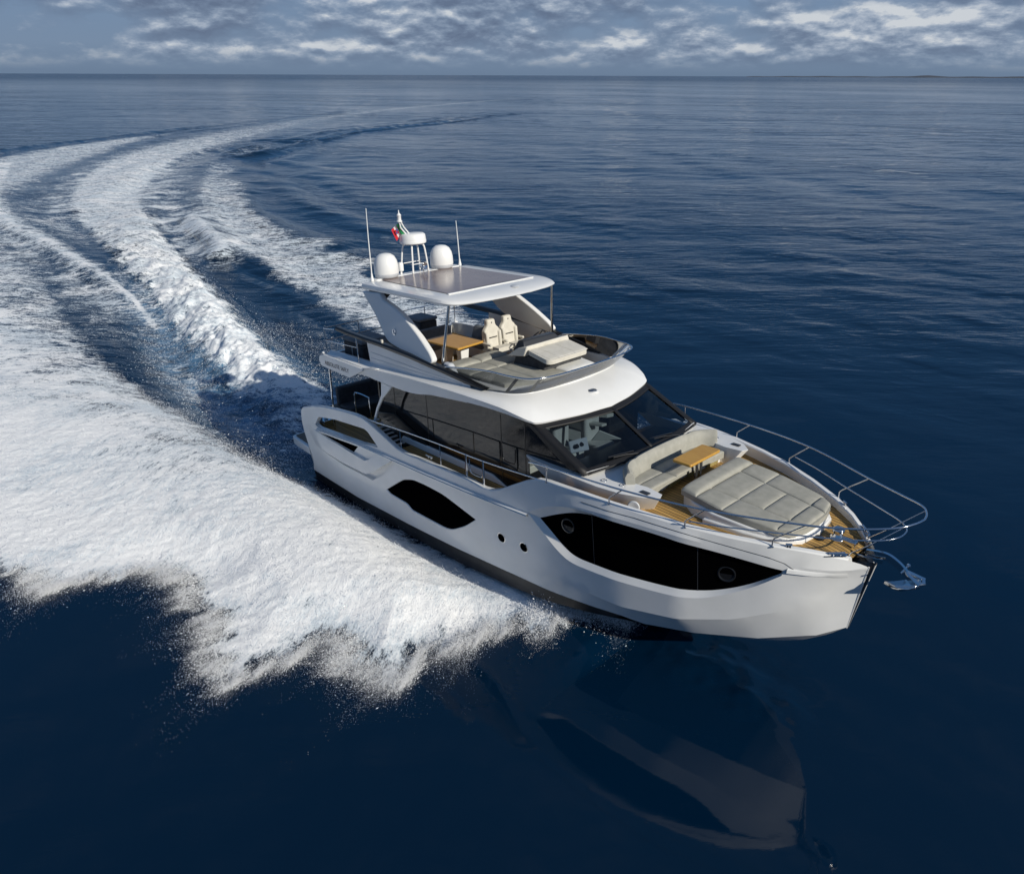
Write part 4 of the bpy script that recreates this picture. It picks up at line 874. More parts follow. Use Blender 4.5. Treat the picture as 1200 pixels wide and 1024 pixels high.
b = MB(); b.tube([(1.2, 2.0, 2.75), (3.8, 2.0, 2.75)], .016, 8)
for x in (1.3, 2.5, 3.7): b.tube([(x, 2.05, 2.2), (x, 2.0, 2.75)], .014, 8)
b.build('cockpit_rail', BLKPL, yacht)
b = MB(); b.box(.75, 1.35, -2.05, -1.7, 1.42, 1.62); b.tube([(.95, -1.95, 1.62), (.95, -1.95, 1.75)], .06, 10); b.tube([(1.2, -1.9, 1.62), (1.2, -1.9, 1.72)], .05, 10); b.build('mooring_winch', STEEL, yacht, bevel=.01)
# ------------------------------------------------------------------ sea: one sheet to the horizon, shaped by swell and by the wake
def hash2(ix, iy, seed):
    h = (ix.astype(np.int64)*374761393 + iy.astype(np.int64)*668265263 + seed*974711) & 0x7fffffff
    h = ((h ^ (h >> 13))*1274126177) & 0x7fffffff
    return ((h ^ (h >> 16)) & 0xffff)/65535.*2*math.pi
def pnoise(x, y, seed=0):
    x0 = np.floor(x); y0 = np.floor(y); fx = x-x0; fy = y-y0
    u = fx*fx*fx*(fx*(fx*6-15)+10); v = fy*fy*fy*(fy*(fy*6-15)+10)
    def g(dx, dy):
        a = hash2(x0+dx, y0+dy, seed); return np.cos(a)*(fx-dx)+np.sin(a)*(fy-dy)
    return ((g(0, 0)*(1-u)+g(1, 0)*u)*(1-v)+(g(0, 1)*(1-u)+g(1, 1)*u)*v)*1.4
def fbm(x, y, oct_=4, seed=0, gain=.5):
    s = 0.; a = 1.
    for i in range(oct_): s = s+a*pnoise(x*2**i+i*17.3, y*2**i-i*9.1, seed+i); a *= gain
    return s
def axis(c0, c1, step, g, far):
    a = list(np.arange(c0, c1, step)); out = []
    for sgn, start in ((-1, c0), (1, a[-1])):
        d = step; p = start; l = []
        while abs(p) < far:
            d *= g if d < 40 else 1.35; p += sgn*d; l.append(p)
        out.append(l)
    return np.array(out[0][::-1]+a+out[1])
AX = axis(-14., 12.5, .055, 1.014, 45000); AY = axis(-12.5, 3.5, .055, 1.02, 45000)
GX, GY = np.meshgrid(AX, AY, indexing='ij'); shp = GX.shape
X = GX.ravel(); Y = GY.ravel()
ss = lambda e0, e1, v: (lambda t: t*t*(3-2*t))(np.clip((v-e0)/(e1-e0), 0, 1))
def seg_dist(px, py, poly, closed=False):
    d = np.full(px.shape, 1e9); s_at = np.zeros(px.shape); sd_ = np.zeros(px.shape); acc = 0.
    n = len(poly)
    for i in range(n if closed else n-1):
        ax, ay = poly[i]; bx, by = poly[(i+1) % n]; ex, ey = bx-ax, by-ay; L2 = ex*ex+ey*ey; L_ = math.sqrt(L2)
        t = np.clip(((px-ax)*ex+(py-ay)*ey)/L2, 0, 1); dx = px-ax-t*ex; dy = py-ay-t*ey; dd = np.hypot(dx, dy)
        k = dd < d; d = np.where(k, dd, d); s_at = np.where(k, acc+t*L_, s_at); sd_ = np.where(k, np.sign(ex*dy-ey*dx)*dd, sd_); acc += L_
    return d, s_at, sd_
def in_poly(px, py, poly):
    c = np.zeros(px.shape, bool); n = len(poly); j = n-1
    for i in range(n):
        xi, yi = poly[i]; xj, yj = poly[j]
        if yi != yj: c ^= ((yi > py) != (yj > py)) & (px < (xj-xi)*(py-yi)/(yj-yi)+xi)
        j = i
    return c
def sdist(px, py, poly):
    d, _, _ = seg_dist(px, py, poly, True); return np.where(in_poly(px, py, poly), d, -d)
# track of the turning boat, astern from the transom; t > 0 on the port side
TRACK = [(14, -.2), (0, 0), (-5, .0), (-10, .35), (-18, 1.7), (-28, 3.6), (-42, 6.2), (-60, 10.3), (-85, 20.8), (-107, 34.5), (-128, 52.5), (-152, 76), (-180, 107), (-222, 168), (-300, 320), (-420, 620)]
TRK = [(p.x, p.y) for p in curve([(a, b_, 0) for a, b_ in TRACK], 4)]
near = (X > -460) & (X < 60) & (Y > -160) & (Y < 700)
iN = np.nonzero(near)[0]; xN, yN = X[iN], Y[iN]
_, sN, tN = seg_dist(xN, yN, TRK); sN = sN-14; tN = -tN      # walking astern, port lies to the right of travel
warp = fbm(xN*.45, yN*.45, 4, 5); warp2 = fbm(xN*1.6, yN*1.6, 3, 21)
# ---- outlines of the white water on the sea
A_OUT = [(11.45, -.9), (10.9, -1.35), (10.25, -2.5), (9.75, -3.6), (9.2, -4.5), (8.85, -5.7), (8.3, -6.1), (7.4, -5.75), (7.2, -6.9), (7.0, -7.7), (5.9, -7.8), (4.6, -7.3), (3.6, -7.35), (2.5, -7.5), (2.0, -8.5), (1.7, -9.5), (.4, -10.3), (-4, -11.8), (-12, -14.5), (-30, -20), (-60, -28)]
A_IN = [(-58, -2.5), (-40, -1.2), (-29, -1.9), (-20, -3.1), (-12.8, -3.75), (-7.6, -3.45), (-3.4, -3.05), (-1.0, -2.75), (.7, -2.45), (3, -2.0), (6, -1.8), (10, -1.0)]
rag = dense([tuple(p) for p in A_OUT[:17]], .09, False)          # torn edge of the thrown water
ra = np.array(rag); rs = np.r_[0, np.cumsum(np.hypot(*np.diff(ra, axis=0).T))]
tg = np.gradient(ra, axis=0); tg /= np.hypot(tg[:, 0], tg[:, 1])[:, None]; tg = np.stack([np.convolve(np.pad(tg[:, i], 6, 'edge'), np.ones(13)/13, 'valid') for i in (0, 1)], -1)
amp = ss(0, 2.5, rs)*(.62*fbm(rs*.5, rs*0, 2, 11)+.34*fbm(rs*1.7, rs*0, 2, 12)+.17*fbm(rs*5.2, rs*0, 2, 13))
ra = ra+np.stack([-tg[:, 1], tg[:, 0]], -1)*amp[:, None]
RAG = [tuple(p) for p in ra]
dA = sdist(xN, yN, A_OUT+A_IN)
loc = np.nonzero((xN > -9) & (xN < 14) & (yN < 1.5) & (yN > -16))[0]
dA[loc] = sdist(xN[loc], yN[loc], RAG+A_OUT[17:]+A_IN)
dAo, sAo, _ = seg_dist(xN, yN, A_OUT)
tongue = .30*fbm(sAo*3.2, dAo*.5, 3, 12)*np.exp(-dAo/.9)
def tband(t0, t1, s):                        # signed distance inside a lateral band whose edges depend on s
    lo = np.interp(s, [q[0] for q in t0], [q[1] for q in t0]); hi = np.interp(s, [q[0] for q in t1], [q[1] for q in t1]); return np.minimum(tN-lo, hi-tN)
dB = tband([(0, -1.3), (3, -1.5), (10, -1.6), (20, -1.9), (30, -2.3), (45, -3.0), (70, -4.2), (100, -5.4), (150, -5.2), (230, -4.4), (330, -3), (420, -2)],
           [(0, 1.0), (3, 1.2), (10, 1.3), (20, 1.8), (30, 2.3), (45, 2.8), (70, 4.2), (100, 5.2), (150, 5.2), (230, 4.4), (330, 3), (420, 2)], sN)
D_R = [(9, 4.5), (5, 7.5), (0, 9.6), (-5, 11.0), (-7.9, 11.5), (-14, 11.9), (-18.4, 12.2), (-19.5, 14.2), (-23.2, 14.1), (-24.4, 12.6), (-27.5, 15.2), (-29.5, 14.0), (-36.1, 15.3), (-42.7, 16.9), (-52, 20.2), (-61.4, 24.3), (-66, 24.2), (-72, 29), (-83.8, 31.6), (-89.4, 39.1), (-95, 44), (-104, 50)]
D_L = [(-96, 40), (-79.4, 27.6), (-64, 20.5), (-55.8, 16.6), (-39.8, 11.2), (-28.8, 8.6), (-21.6, 7.4), (-14.3, 6.6), (-9.5, 6.0), (-3, 4.6), (4, 3.0), (9, 2.4)]
dD = sdist(xN, yN, D_R+D_L)
C_P = [(-54, 1.2), (-62, 1.9), (-70.3, 7.0), (-89.8, 16.0), (-118, 32.2), (-140, 48.0), (-175, 78), (-190, 96), (-176, 82), (-146, 50.4), (-139.7, 43.5), (-131.7, 30.6), (-123.4, 21.4), (-111.5, 12.0), (-100, 2), (-92, -8), (-80, -16), (-60, -20)]
dC = sdist(xN, yN, C_P)
RIDGE = [(-100, 10), (-80, 5), (-66, 1.6), (-53.1, .2), (-39, .3), (-29.5, .3), (-22.4, 0), (-17.0, -.6)]
dR, sR, tR = seg_dist(xN, yN, RIDGE)
PLUME = [(-42, 11.0), (-37, 9.9), (-31.5, 8.7), (-28.5, 7.6)]
dP, sP, tP = seg_dist(xN, yN, PLUME)
edge = .7*warp+.28*warp2
foamA = 1.3*ss(-.30, .85, dA+.12*warp+.20*warp2+tongue)
inn, _, _ = seg_dist(xN, yN, A_IN[:8])
thinA = 1-.42*(1-ss(.3, 5.5, inn+1.2*warp))*ss(4, -3, xN)*1.0          # streaky towards the trough side
far_thin = 1-.26*ss(-4, -30, xN)
foamA = foamA*thinA*far_thin
foamB = (1-.16*ss(15, 40, sN))*ss(-.25, .9+.006*sN, dB+(.55+.004*sN)*edge)*(1-.55*ss(55, 200, sN))*(1-.75*ss(230, 400, sN))
foamD = ss(-.4, 1.1, dD+1.0*edge)*(.70-.16*ss(-38, -80, xN))*(1-.4*ss(-60, -100, xN))
foamC = ss(-.4, 4.0, dC+1.8*edge)*(.66)*(1-.6*ss(-120, -185, xN))
foamR = (.95+.5*warp2)*np.exp(-((dR+.35*warp2)/np.interp(xN, [-60, -45, -30, -17], [1.5, 1.0, .5, .2]))**2)
face = .56*ss(-6.0, -.3, tR+.8*warp)*(tR < .2)*ss(-12, -22, xN)+.50*ss(4.5, .5, tR)*(tR >= .0)*ss(-14, -18, xN)*(1-ss(-24, -31, xN))
foamP = np.exp(-((dP+.25*warp2)/.75)**2)*.95
between = .44*ss(-10, -3, -np.abs(tN))*ss(26, 50, sN)*(1-.8*ss(110, 240, sN))+.14*ss(-13, -6, -np.abs(tN-4))*ss(34, 60, sN)*(1-ss(90, 150, sN))
between = np.maximum(between, .62*ss(-.5, 1.5, np.minimum(tN-1.2, 9.0-tN))*ss(24, 31, sN)*(1-ss(44, 62, sN)))
between = between*np.clip(1+.9*warp, .3, 1.6)
tail = .42*np.exp(-(tN/4.)**2)*ss(150, 190, sN)*(1-ss(330, 470, sN))
mist = .42*np.exp(-(((tN+2.3)/1.0)**2))*ss(-1, 2, sN)*(1-ss(9, 17, sN))                # aerated water in the trough astern
turq = np.exp(-((tN+.2)/1.9)**2)*ss(-2, .5, sN)*(1-ss(6, 24, sN))+.9*np.exp(-((tN+1.9)/1.1)**2)*ss(2, 6, sN)*(1-ss(16, 32, sN))
churn = .55*ss(-.4, .8, 1.7-np.abs(tN))*ss(-1.5, .2, sN)*(1-ss(3.5, 6.5, sN))
foamB = foamB*ss(-1.2, .2, sN)*(.40+.60*ss(3.0, 8.0, sN+.8*warp+5.5*ss(-.3, .6, tN)))
foam = np.maximum.reduce([face*np.clip(1+.5*warp, .4, 1.4), foamA, foamB, foamD, foamC, foamR, foamP, between, tail, mist, churn])
# ---- relief
h = np.zeros_like(xN)
chine = np.interp(xN, [-1, .5, 2.8, 5.24, 7.3, 9.1, 10.2, 11.2, 11.6], [-.45, -.40, -.33, -.17, .05, .36, .42, .24, .0])
lat = -yN-2.1
prof = .04+.48*np.exp(-((xN-4.2)/np.where(xN > 4.2, 5.2, 15.))**2)*(1-ss(10.2, 11.6, xN))
bodyA = ss(-.2, 1.8, dA)
hA = bodyA*(prof*np.exp(-((lat-1.7-.18*np.logaddexp(0, 6-xN))/(1.6+.1*np.logaddexp(0, 8-xN)))**2)+.10)
wall = np.exp(-np.clip(lat, 0, 9)/.55)*ss(-2.5, 1.5, xN)*(lat > -1.6)
h += hA*(1-wall)+np.minimum(chine, .5)*wall
trough = -.42*np.exp(-((tN+2.2)/1.35)**2)*ss(-6, 3, sN)*(1-ss(10, 34, sN))
h += trough*(1-wall)
h += -.30*np.exp(-((tN-3.6)/1.7)**2)*ss(0, 6, sN)*(1-ss(16, 40, sN))
h += (.72*np.exp(-((tN-.2)/1.45)**2)*ss(.5, 12, sN)*(1-ss(16, 42, sN))) - .35*np.exp(-(tN/1.6)**2)*ss(-1, .5, sN)*(1-ss(2.5, 5, sN))
h += .30*np.exp(-((tN)/2.6)**2)*ss(20, 40, sN)*(1-ss(60, 140, sN))
h += np.where(tR > 0, .42*np.exp(-(dR/2.2)**2), .42*np.exp(-(dR/.8)**2))*ss(-95, -60, xN)*(1-ss(-24, -15, xN))
h += .55*np.exp(-(dP/.95)**2)
h += .28*np.exp(-((dD-.4)/1.6)**2)*ss(-16, -24, xN)*(dD > -4)
# divergent wave train running out from the port edge of the wake
ph = (dD-.10*np.maximum(0, -xN-25))*2*math.pi/6.5
h += .16*np.exp(-((dD+5)/5.)**2)*np.cos(ph)*(dD < 1.5)*ss(-12, -40, xN)*(1-ss(200, 420, sN))
CRESTS = [[(-82, 32), (-90, 41.5), (-100, 51.5), (-121, 76), (-133, 105), (-152, 140), (-172, 190), (-182, 232)], [(-95, -2), (-118, 12), (-139, 37), (-157, 60), (-172, 80), (-210, 132), (-235, 190)]]
for q, (cr, a_) in enumerate(zip(CRESTS, (.42, .34))):
    dc, sc, tc_ = seg_dist(xN, yN, cr); tc_ = tc_*(1 if q == 0 else 1)
    w_ = (1-ss(60, 210, sc))*ss(0, 14, sc+2)
    for k_, am in ((0, 1.), (5.5, .55), (11, .3)): h += a_*am*w_*np.exp(-((dc-k_)/1.5)**2)*np.where((np.sign(tc_) == (1 if q == 1 else -1)*(-1 if True else 1)) | (k_ == 0), 1, 0)
# lumps of broken water
fo = np.clip(foam, 0, 1.25)
xr = (xN+yN)*.7071; yr = (yN-xN)*.7071     # streak axes: thrown water runs outboard and astern
lump = fbm(xr*.55, yr*.95, 3, 40)*.55+fbm(xr*1.7, yr*2.6, 3, 50)*.42
bil = 1-np.abs(fbm(xN*.8, yN*.8, 4, 60))
ampA = .035*ss(-.4, 1.5, dA); ampB = (.40*ss(1, 8, sN)*(1-ss(18, 60, sN))+.12)*ss(-.3, 1.0, dB)
h += lump*(ampA*.9)*(1-.8*wall)*(1-ss(10, 11.4, xN))+(fbm(xN*.9, yN*.9, 4, 60)*.54+fbm(xN*3.1, yN*3.1, 3, 61)*.13+.2*(bil-.7))*ampB+lump*.10*ss(0, 2, dD)
micro = fbm(xr*4.2, yr*6.5, 3, 70)
h += micro*.014*fo*ss(9, 1, np.abs(xN)*.0+np.hypot(xN-4, yN+5)*.35)*(1-.6*wall)
Z = np.zeros(X.shape); Z[iN] = h
rr_ = np.hypot(X-5, Y); sw = 1-ss(250, 900, rr_)
calm = .03+.97*ss(9, 29, np.hypot(X-13, Y+6))
Z += sw*calm*(.05*np.sin((X*.62+Y*.78)*.55+1.5*pnoise(X*.05, Y*.05, 3))*(.4+.6*ss(-.2, .5, pnoise(X*.02, Y*.02, 9)))
     +0.055*fbm(X*.20+Y*.05, Y*.34-X*.10, 3, 81)+.010*fbm(X*.8, Y*1.3, 2, 91))
foam_all = np.zeros(X.shape); foam_all[iN] = fo; tq = np.zeros(X.shape); tq[iN] = np.clip(turq, 0, 1)*(1-.0*fo)
nx, ny = shp; idx = np.arange(nx*ny).reshape(nx, ny)
quads = np.stack([idx[:-1, :-1], idx[1:, :-1], idx[1:, 1:], idx[:-1, 1:]], -1).reshape(-1, 4)
me = bpy.data.meshes.new('water'); me.vertices.add(nx*ny); me.vertices.foreach_set('co', np.stack([X, Y, Z], -1).astype(np.float32).ravel())
me.loops.add(quads.size); me.loops.foreach_set('vertex_index', quads.ravel().astype(np.int32))
me.polygons.add(len(quads)); me.polygons.foreach_set('loop_start', np.arange(0, quads.size, 4, dtype=np.int32))
me.polygons.foreach_set('use_smooth', np.ones(len(quads), bool)); me.update(calc_edges=True)
for nm, arr in (('foam', foam_all), ('aerated', tq)):
    at = me.attributes.new(nm, 'FLOAT', 'POINT'); at.data.foreach_set('value', arr.astype(np.float32))
water = bpy.data.objects.new('water', me); COL.objects.link(water); water['kind'] = 'structure'; water['label'] = 'dark blue sea with the white curving wake of the yacht'; water['category'] = 'sea'
wm = bpy.data.materials.new('sea_water'); wm.use_nodes = True; t, pb_ = nodes(wm); me.materials.append(wm)
L = t.links.new
geo = t.nodes.new('ShaderNodeNewGeometry')
def mapped(sx, sy, rot=0, sz=1):
    mp = t.nodes.new('ShaderNodeMapping'); mp.inputs['Rotation'].default_value = (0, 0, rot); mp.vector_type = 'TEXTURE'
    mp.inputs['Scale'].default_value = (1/sx, 1/sy, 1/sz); L(geo.outputs['Position'], mp.inputs[0]); return mp.outputs[0]
def nz(vec, scale, detail, rough=.5, dist=0.):
    n = tnode(t, 'TexNoise', Scale=scale, Detail=detail, Roughness=rough, Distortion=dist); L(vec, n.inputs[0]); return n.outputs[0]
def mth(op, a, b=None, c=None, clamp=False):
    n = tnode(t, 'Math', operation=op); n.use_clamp = clamp
    for i, v in enumerate((a, b, c)):
        if v is None: continue
        if isinstance(v, (int, float)): n.inputs[i].default_value = v
        else: L(v, n.inputs[i])
    return n.outputs[0]
def mrange(v, a, b, c=0, d=1):
    n = t.nodes.new('ShaderNodeMapRange'); n.interpolation_type = 'SMOOTHSTEP'; L(v, n.inputs[0])
    for i, q in enumerate((a, b, c, d)): n.inputs[1+i].default_value = q
    return n.outputs[0]
fa = t.nodes.new('ShaderNodeAttribute'); fa.attribute_name = 'foam'; ta = t.nodes.new('ShaderNodeAttribute'); ta.attribute_name = 'aerated'
R45 = math.radians(45)
st1 = nz(mapped(.55, 1.5, R45), 1.0, 8, .62, .15)         # long streaks
st2 = nz(mapped(2.2, 5.0, R45), 1.0, 7, .65, .1)
st3 = nz(mapped(9, 16, R45), 1.0, 5, .65)
spx = t.nodes.new('ShaderNodeSeparateXYZ'); L(geo.outputs['Position'], spx.inputs[0])
sideA = mth('MULTIPLY', mrange(spx.outputs[1], -1.8, -3.4), mrange(spx.outputs[0], -13, -3))
stA = nz(mapped(5.5, 1.8, math.radians(30)), 1.0, 7, .68, .1); stB = nz(mapped(24, 9, math.radians(34)), 1.0, 5, .68)
def mixf(f_, a, b_):
    n = t.nodes.new('ShaderNodeMix'); n.data_type = 'FLOAT'; L(f_, n.inputs[0]); L(a, n.inputs[2]); L(b_, n.inputs[3]); return n.outputs[0]
st2 = mixf(sideA, st2, stA); st3 = mixf(sideA, st3, stB)
grain = nz(mapped(1, 1), 30, 4, .7)
broad = nz(mapped(.32, .55, R45), 1.0, 4, .55)
nearhull = mth('MULTIPLY', mrange(spx.outputs[1], -5.2, -3.0), mth('MULTIPLY', mrange(spx.outputs[0], -4, 1), mrange(spx.outputs[0], 11.5, 9)))
thr = nz(mapped(13, 1.6, math.radians(28)), 1.0, 4, .6, .2)
pat = mth('ADD', mth('ADD', mth('MULTIPLY', st1, .22), mth('MULTIPLY', st2, .38)), mth('ADD', mth('MULTIPLY', st3, .30), mth('MULTIPLY', grain, .10)))
speck = mth('MULTIPLY', mth('SUBTRACT', grain, .5), mth('MULTIPLY', mth('SUBTRACT', .95, fa.outputs['Fac'], clamp=True), 2.2))
fv = mth('ADD', mth('ADD', fa.outputs['Fac'], speck), mth('MULTIPLY', mth('SUBTRACT', pat, .5), 5.4))
white = mth('MULTIPLY', mrange(fv, .34, .92), mrange(fa.outputs['Fac'], .02, .22))
# water body
cd = t.nodes.new('ShaderNodeVectorMath'); cd.operation = 'DISTANCE'; L(geo.outputs['Position'], cd.inputs[0]); cd.inputs[1].default_value = (13, -6, 0)
calmn = mrange(cd.outputs['Value'], 10, 30, .018, 1.4)
pb_.inputs['IOR'].default_value = 1.33; L(mrange(cd.outputs['Value'], 60, 2500, .04, .2), pb_.inputs['Roughness'])
aer = mth('MULTIPLY', ta.outputs['Fac'], mrange(nz(mapped(1.1, 1.6, R45), 1.3, 6, .6, .5), .25, .7), clamp=True)
mxw = t.nodes.new('ShaderNodeMix'); mxw.data_type = 'RGBA'; L(mrange(cd.outputs['Value'], 30, 500, .78, .25), pb_.inputs['Specular IOR Level']); L(aer, mxw.inputs[0]); mxw.inputs[6].default_value = (.0004, .0105, .030, 1); mxw.inputs[7].default_value = (.10, .22, .36, 1)
L(mxw.outputs[2], pb_.inputs['Base Color'])
w1 = nz(mapped(.22, .80, .95), 1.0, 6, .58, .25); w2 = nz(mapped(1.0, 2.9, .62), 1.0, 5, .6, .2); w3 = nz(mapped(.035, .15, .82), 1.0, 6, .58, .2)
patch = mth('MULTIPLY', mrange(nz(mapped(.012, .03, .5), 1.0, 3), .40, .62, .40, 1.0), mrange(nz(mapped(.0016, .005, .12), 1.0, 5), .38, .60, .35, 1.15))
hgt = mth('MULTIPLY', mth('ADD', mth('MULTIPLY', w1, .42), mth('ADD', mth('MULTIPLY', w2, .12), mth('MULTIPLY', w3, 2.0))), patch)
bpw = t.nodes.new('ShaderNodeBump'); bpw.inputs['Distance'].default_value = .45; L(mth('MULTIPLY', calmn, .8), bpw.inputs['Strength']); L(hgt, bpw.inputs['Height'])
L(bpw.outputs[0], pb_.inputs['Normal'])
fb3 = t.nodes.new('ShaderNodeBsdfPrincipled'); fb3.inputs['Roughness'].default_value = .75; fb3.inputs['Specular IOR Level'].default_value = .2
fcol = t.nodes.new('ShaderNodeMix'); fcol.data_type = 'RGBA'; L(mrange(mth('ADD', fv, mth('MULTIPLY', mth('SUBTRACT', broad, .5), 2.4)), .45, 1.45), fcol.inputs[0]); fcol.inputs[6].default_value = (.62, .69, .75, 1); fcol.inputs[7].default_value = (.91, .915, .92, 1)
L(fcol.outputs[2], fb3.inputs['Base Color'])
bpf = t.nodes.new('ShaderNodeBump'); bpf.inputs['Distance'].default_value = .10; bpf.inputs['Strength'].default_value = .38
L(mth('ADD', mth('ADD', mth('MULTIPLY', st2, .55), mth('MULTIPLY', mth('MULTIPLY', thr, nearhull), .8)), mth('ADD', mth('MULTIPLY', st3, .9), mth('MULTIPLY', grain, .85))), bpf.inputs['Height']); L(bpf.outputs[0], fb3.inputs['Normal'])
ms = t.nodes.new('ShaderNodeMixShader'); L(white, ms.inputs[0]); L(pb_.outputs[0], ms.inputs[1]); L(fb3.outputs[0], ms.inputs[2])
outn = [n for n in t.nodes if n.type == 'OUTPUT_MATERIAL'][0]; L(ms.outputs[0], outn.inputs[0])

# ------------------------------------------------------------------ spray: droplets thrown clear of the white water
def surf(px, py):                            # height of the sea sheet
    i = np.clip(np.searchsorted(AX, px)-1, 0, nx-2); j = np.clip(np.searchsorted(AY, py)-1, 0, ny-2); return Z.reshape(shp)[i, j]
def foam_at(px, py):
    i = np.clip(np.searchsorted(AX, px)-1, 0, nx-2); j = np.clip(np.searchsorted(AY, py)-1, 0, ny-2); return foam_all.reshape(shp)[i, j]
OCT = np.array([(1, 0, 0), (-1, 0, 0), (0, 1, 0), (0, -1, 0), (0, 0, 1), (0, 0, -1)], np.float32)
OF = np.array([(0, 2, 4), (2, 1, 4), (1, 3, 4), (3, 0, 4), (2, 0, 5), (1, 2, 5), (3, 1, 5), (0, 3, 5)], np.int32)
def droplets(P, rad, name, label, cat, an, st):
    n = len(P); c, s_ = np.cos(an), np.sin(an)
    o = OCT[None]*rad[:, None, None]; o = o*np.stack([st, np.ones(n), RNG.uniform(.8, 1.3, n)], -1)[:, None, :]
    vx = o[..., 0]*c[:, None]-o[..., 1]*s_[:, None]; vy = o[..., 0]*s_[:, None]+o[..., 1]*c[:, None]
    V = np.stack([vx, vy, o[..., 2]], -1)+P[:, None, :]
    F = (OF[None]+(np.arange(n)*6)[:, None, None]).reshape(-1, 3)
    m_ = bpy.data.meshes.new(name); m_.vertices.add(n*6); m_.vertices.foreach_set('co', V.astype(np.float32).ravel())
    m_.loops.add(F.size); m_.loops.foreach_set('vertex_index', F.ravel().astype(np.int32)); m_.polygons.add(len(F))
    m_.polygons.foreach_set('loop_start', np.arange(0, F.size, 3, dtype=np.int32)); m_.polygons.foreach_set('use_smooth', np.ones(len(F), bool)); m_.update(calc_edges=True)
    m_.materials.append(SPRAYM); o_ = bpy.data.objects.new(name, m_); COL.objects.link(o_)
    o_['kind'] = 'stuff'; o_['label'] = label; o_['category'] = cat; return o_
SPRAYM = mat('spray_water', (.86, .87, .89), .5); SPRAYM.node_tree.nodes['Principled BSDF'].inputs['Subsurface Weight'].default_value = 0
def along(poly, n):
    P_ = np.array(poly, float); L_ = np.hypot(*np.diff(P_, axis=0).T); c = np.r_[0, np.cumsum(L_)]; u = RNG.uniform(0, c[-1], n)
    k = np.clip(np.searchsorted(c, u)-1, 0, len(L_)-1); f_ = (u-c[k])/L_[k]; p = P_[k]+(P_[k+1]-P_[k])*f_[:, None]
    dv = (P_[k+1]-P_[k])/L_[k][:, None]; return p, dv
pts = []; rad = []; ang = []; stt = []
def put(x, y, z, r_, a=None, s=None):
    pts.append(np.stack([x, y, z], -1)); rad.append(r_); ang.append(RNG.uniform(0, 6.28, len(x)) if a is None else a); stt.append(RNG.uniform(.7, 1.9, len(x)) if s is None else s)
# fringe of the bow spray: thrown fingers of droplets, dense at the root and thinning to mist
def fingers(nf, per, lmed, spread, rmed, sig, rmax):
    p, dv = along(RAG, nf); nrm = np.stack([-dv[:, 1], dv[:, 0]], -1)
    k = pnoise(p[:, 0]*.9, p[:, 1]*.9, 33)+.6*pnoise(p[:, 0]*2.7, p[:, 1]*2.7, 34)
    kp = RNG.uniform(0, 1, nf) < np.clip(.55+.8*k, .10, 1); p, nrm, k = p[kp], nrm[kp], k[kp]; nf = len(p)
    d_ = nrm*.55+np.array([-.22, -.75]); d_ /= np.hypot(d_[:, 0], d_[:, 1])[:, None]
    a = np.arctan2(d_[:, 1], d_[:, 0])+RNG.normal(0, .22, nf); ln = lmed*RNG.lognormal(0, .5, nf)*(.5+np.clip(k+.45, 0, 1.6)); zz = RNG.exponential(.10, nf)*(.5+np.clip(k, 0, 1))
    i = np.repeat(np.arange(nf), per); n = len(i); u = RNG.beta(1.0, 2.3, n); w = RNG.normal(0, 1, n)*spread*(.35+u)
    back = RNG.uniform(0, .55, n)*(1-u)
    x = p[i, 0]+np.cos(a[i])*(ln[i]*u-back)-np.sin(a[i])*w; y = p[i, 1]+np.sin(a[i])*(ln[i]*u-back)+np.cos(a[i])*w
    z = surf(x, y)+.004+zz[i]*(.3+u*(1-u)*3)+RNG.exponential(.02, n)
    put(x, y, z, RNG.lognormal(math.log(rmed), sig, n).clip(.0012, rmax)*(1-.45*u), a[i]+RNG.normal(0, .2, n), RNG.lognormal(.5, .45, n).clip(1, 4))
fingers(2600, 110, .34, .030, .0030, .5, .010)
fingers(900, 14, .55, .12, .0062, .45, .014)
fingers(1300, 190, .62, .085, .0021, .35, .005)
# grain over the white sheet
n = 170000; x = RNG.uniform(-12, 11.2, n); y = RNG.uniform(-11.5, -2.2, n); keep = foam_at(x, y) > .35
x, y = x[keep], y[keep]; n = len(x); put(x, y, surf(x, y)+RNG.exponential(.06, n)+.005, RNG.lognormal(math.log(.0042), .45, n).clip(.001, .011))
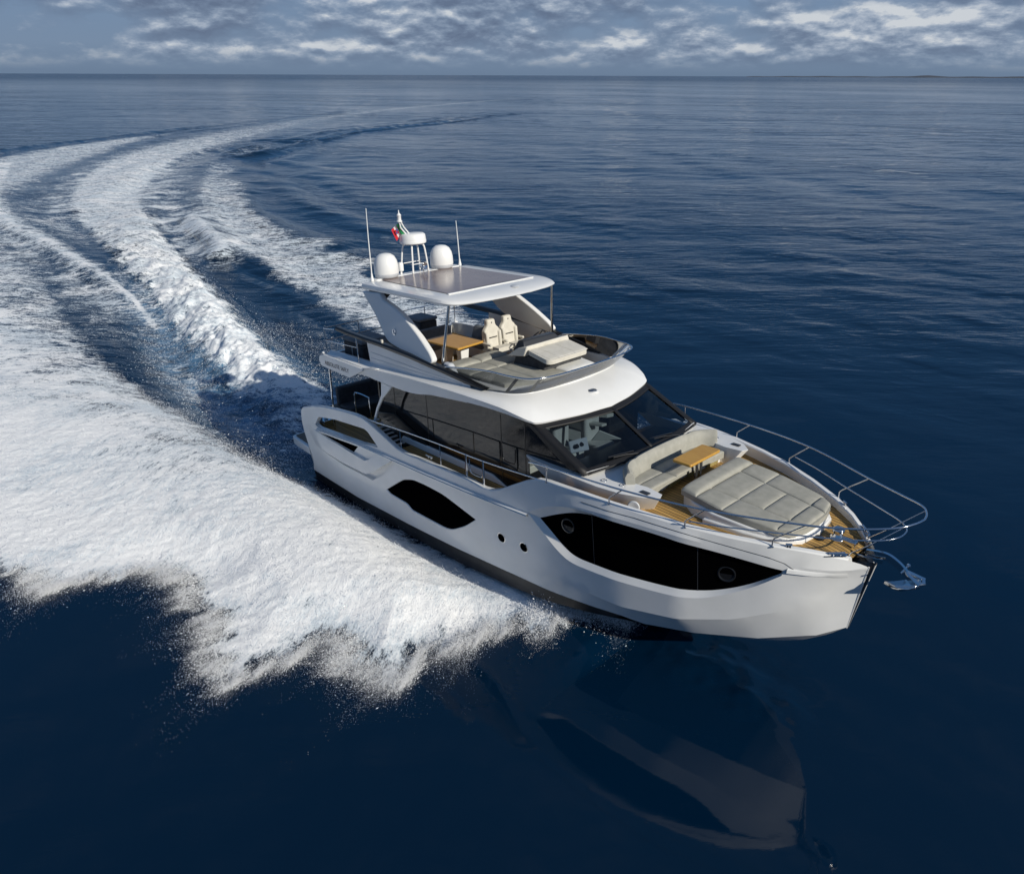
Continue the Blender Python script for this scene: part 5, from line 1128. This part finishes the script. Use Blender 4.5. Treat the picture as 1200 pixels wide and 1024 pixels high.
# mist lifting beside the stern and over the rooster tail
n = 13000; s0 = RNG.uniform(0, 1, n)**1.3*17; tt = -1.5-RNG.normal(.9, .75, n)
x = -s0; y = np.interp(-s0, [-42, -28, -18, -10, -5, 0], [6.2, 3.6, 1.7, .35, 0, 0])+tt
k = pnoise(x*.8, y*.8, 44); keep = (k > RNG.normal(-.1, .25, n)); x, y = x[keep], y[keep]; n = len(x)
put(x, y, surf(x, y)+RNG.exponential(.28, n), RNG.lognormal(math.log(.0062), .4, n))
n = 8000; s0 = RNG.uniform(3, 30, n); tt = RNG.normal(.2, 1.0, n); x = -s0; y = np.interp(-s0, [-42, -28, -18, -10, -5, 0], [6.2, 3.6, 1.7, .35, 0, 0])+tt
put(x, y, surf(x, y)+RNG.exponential(.14, n), RNG.lognormal(math.log(.0075), .4, n))
# port quarter spatter and the flung streak forward
n = 5000; s0 = RNG.uniform(0, 14, n); tt = RNG.normal(3.0, 1.0, n); x = -s0; y = tt+.03*s0; put(x, y, surf(x, y)+RNG.exponential(.06, n), RNG.lognormal(math.log(.006), .4, n))
n = 9000; u = RNG.uniform(0, 1, n)**1.5; x = 11.15-1.4*u+RNG.normal(0, .12, n); y = -.75-1.5*u-np.abs(RNG.normal(0, .25, n)); put(x, y, surf(x, y)+RNG.exponential(.09, n)+.02, RNG.lognormal(math.log(.0055), .45, n))
droplets(np.concatenate(pts), np.concatenate(rad), 'spray_droplets', 'white spray droplets flying off the bow wave and wake beside the hull', 'spray', np.concatenate(ang), np.concatenate(stt))

# low coast on the horizon
cm = mottled(mat('far_coast', rough=1), (.045, .055, .075), (.06, .07, .09), .002)
cb_ = MB(); n = 60; rows = []
for i, u in enumerate(np.linspace(0, 1, n)):
    a = math.radians(np.interp(u, [0, 1], [121.0, 97.0])); D_ = 15000
    hgt_ = 6+16*u**.5+22*max(0, math.sin(u*9.3+.3))*u+45*math.exp(-((u-.80)/.05)**2)+18*math.exp(-((u-.45)/.03)**2)+3*math.sin(u*70)
    d_ = Vector((math.cos(a), math.sin(a), 0)); c = Vector((CAM_POS[0], CAM_POS[1], 0))
    rows.append([c+d_*D_+Vector((0, 0, -3)), c+d_*(D_+250)+Vector((0, 0, hgt_*.7)), c+d_*(D_+700)+Vector((0, 0, hgt_)), c+d_*(D_+1800)+Vector((0, 0, -3))])
cb_.grid(rows); hl = cb_.build('hills', cm); hl['kind'] = 'structure'; hl['label'] = 'low dark coast along the far horizon'; hl['category'] = 'hills'
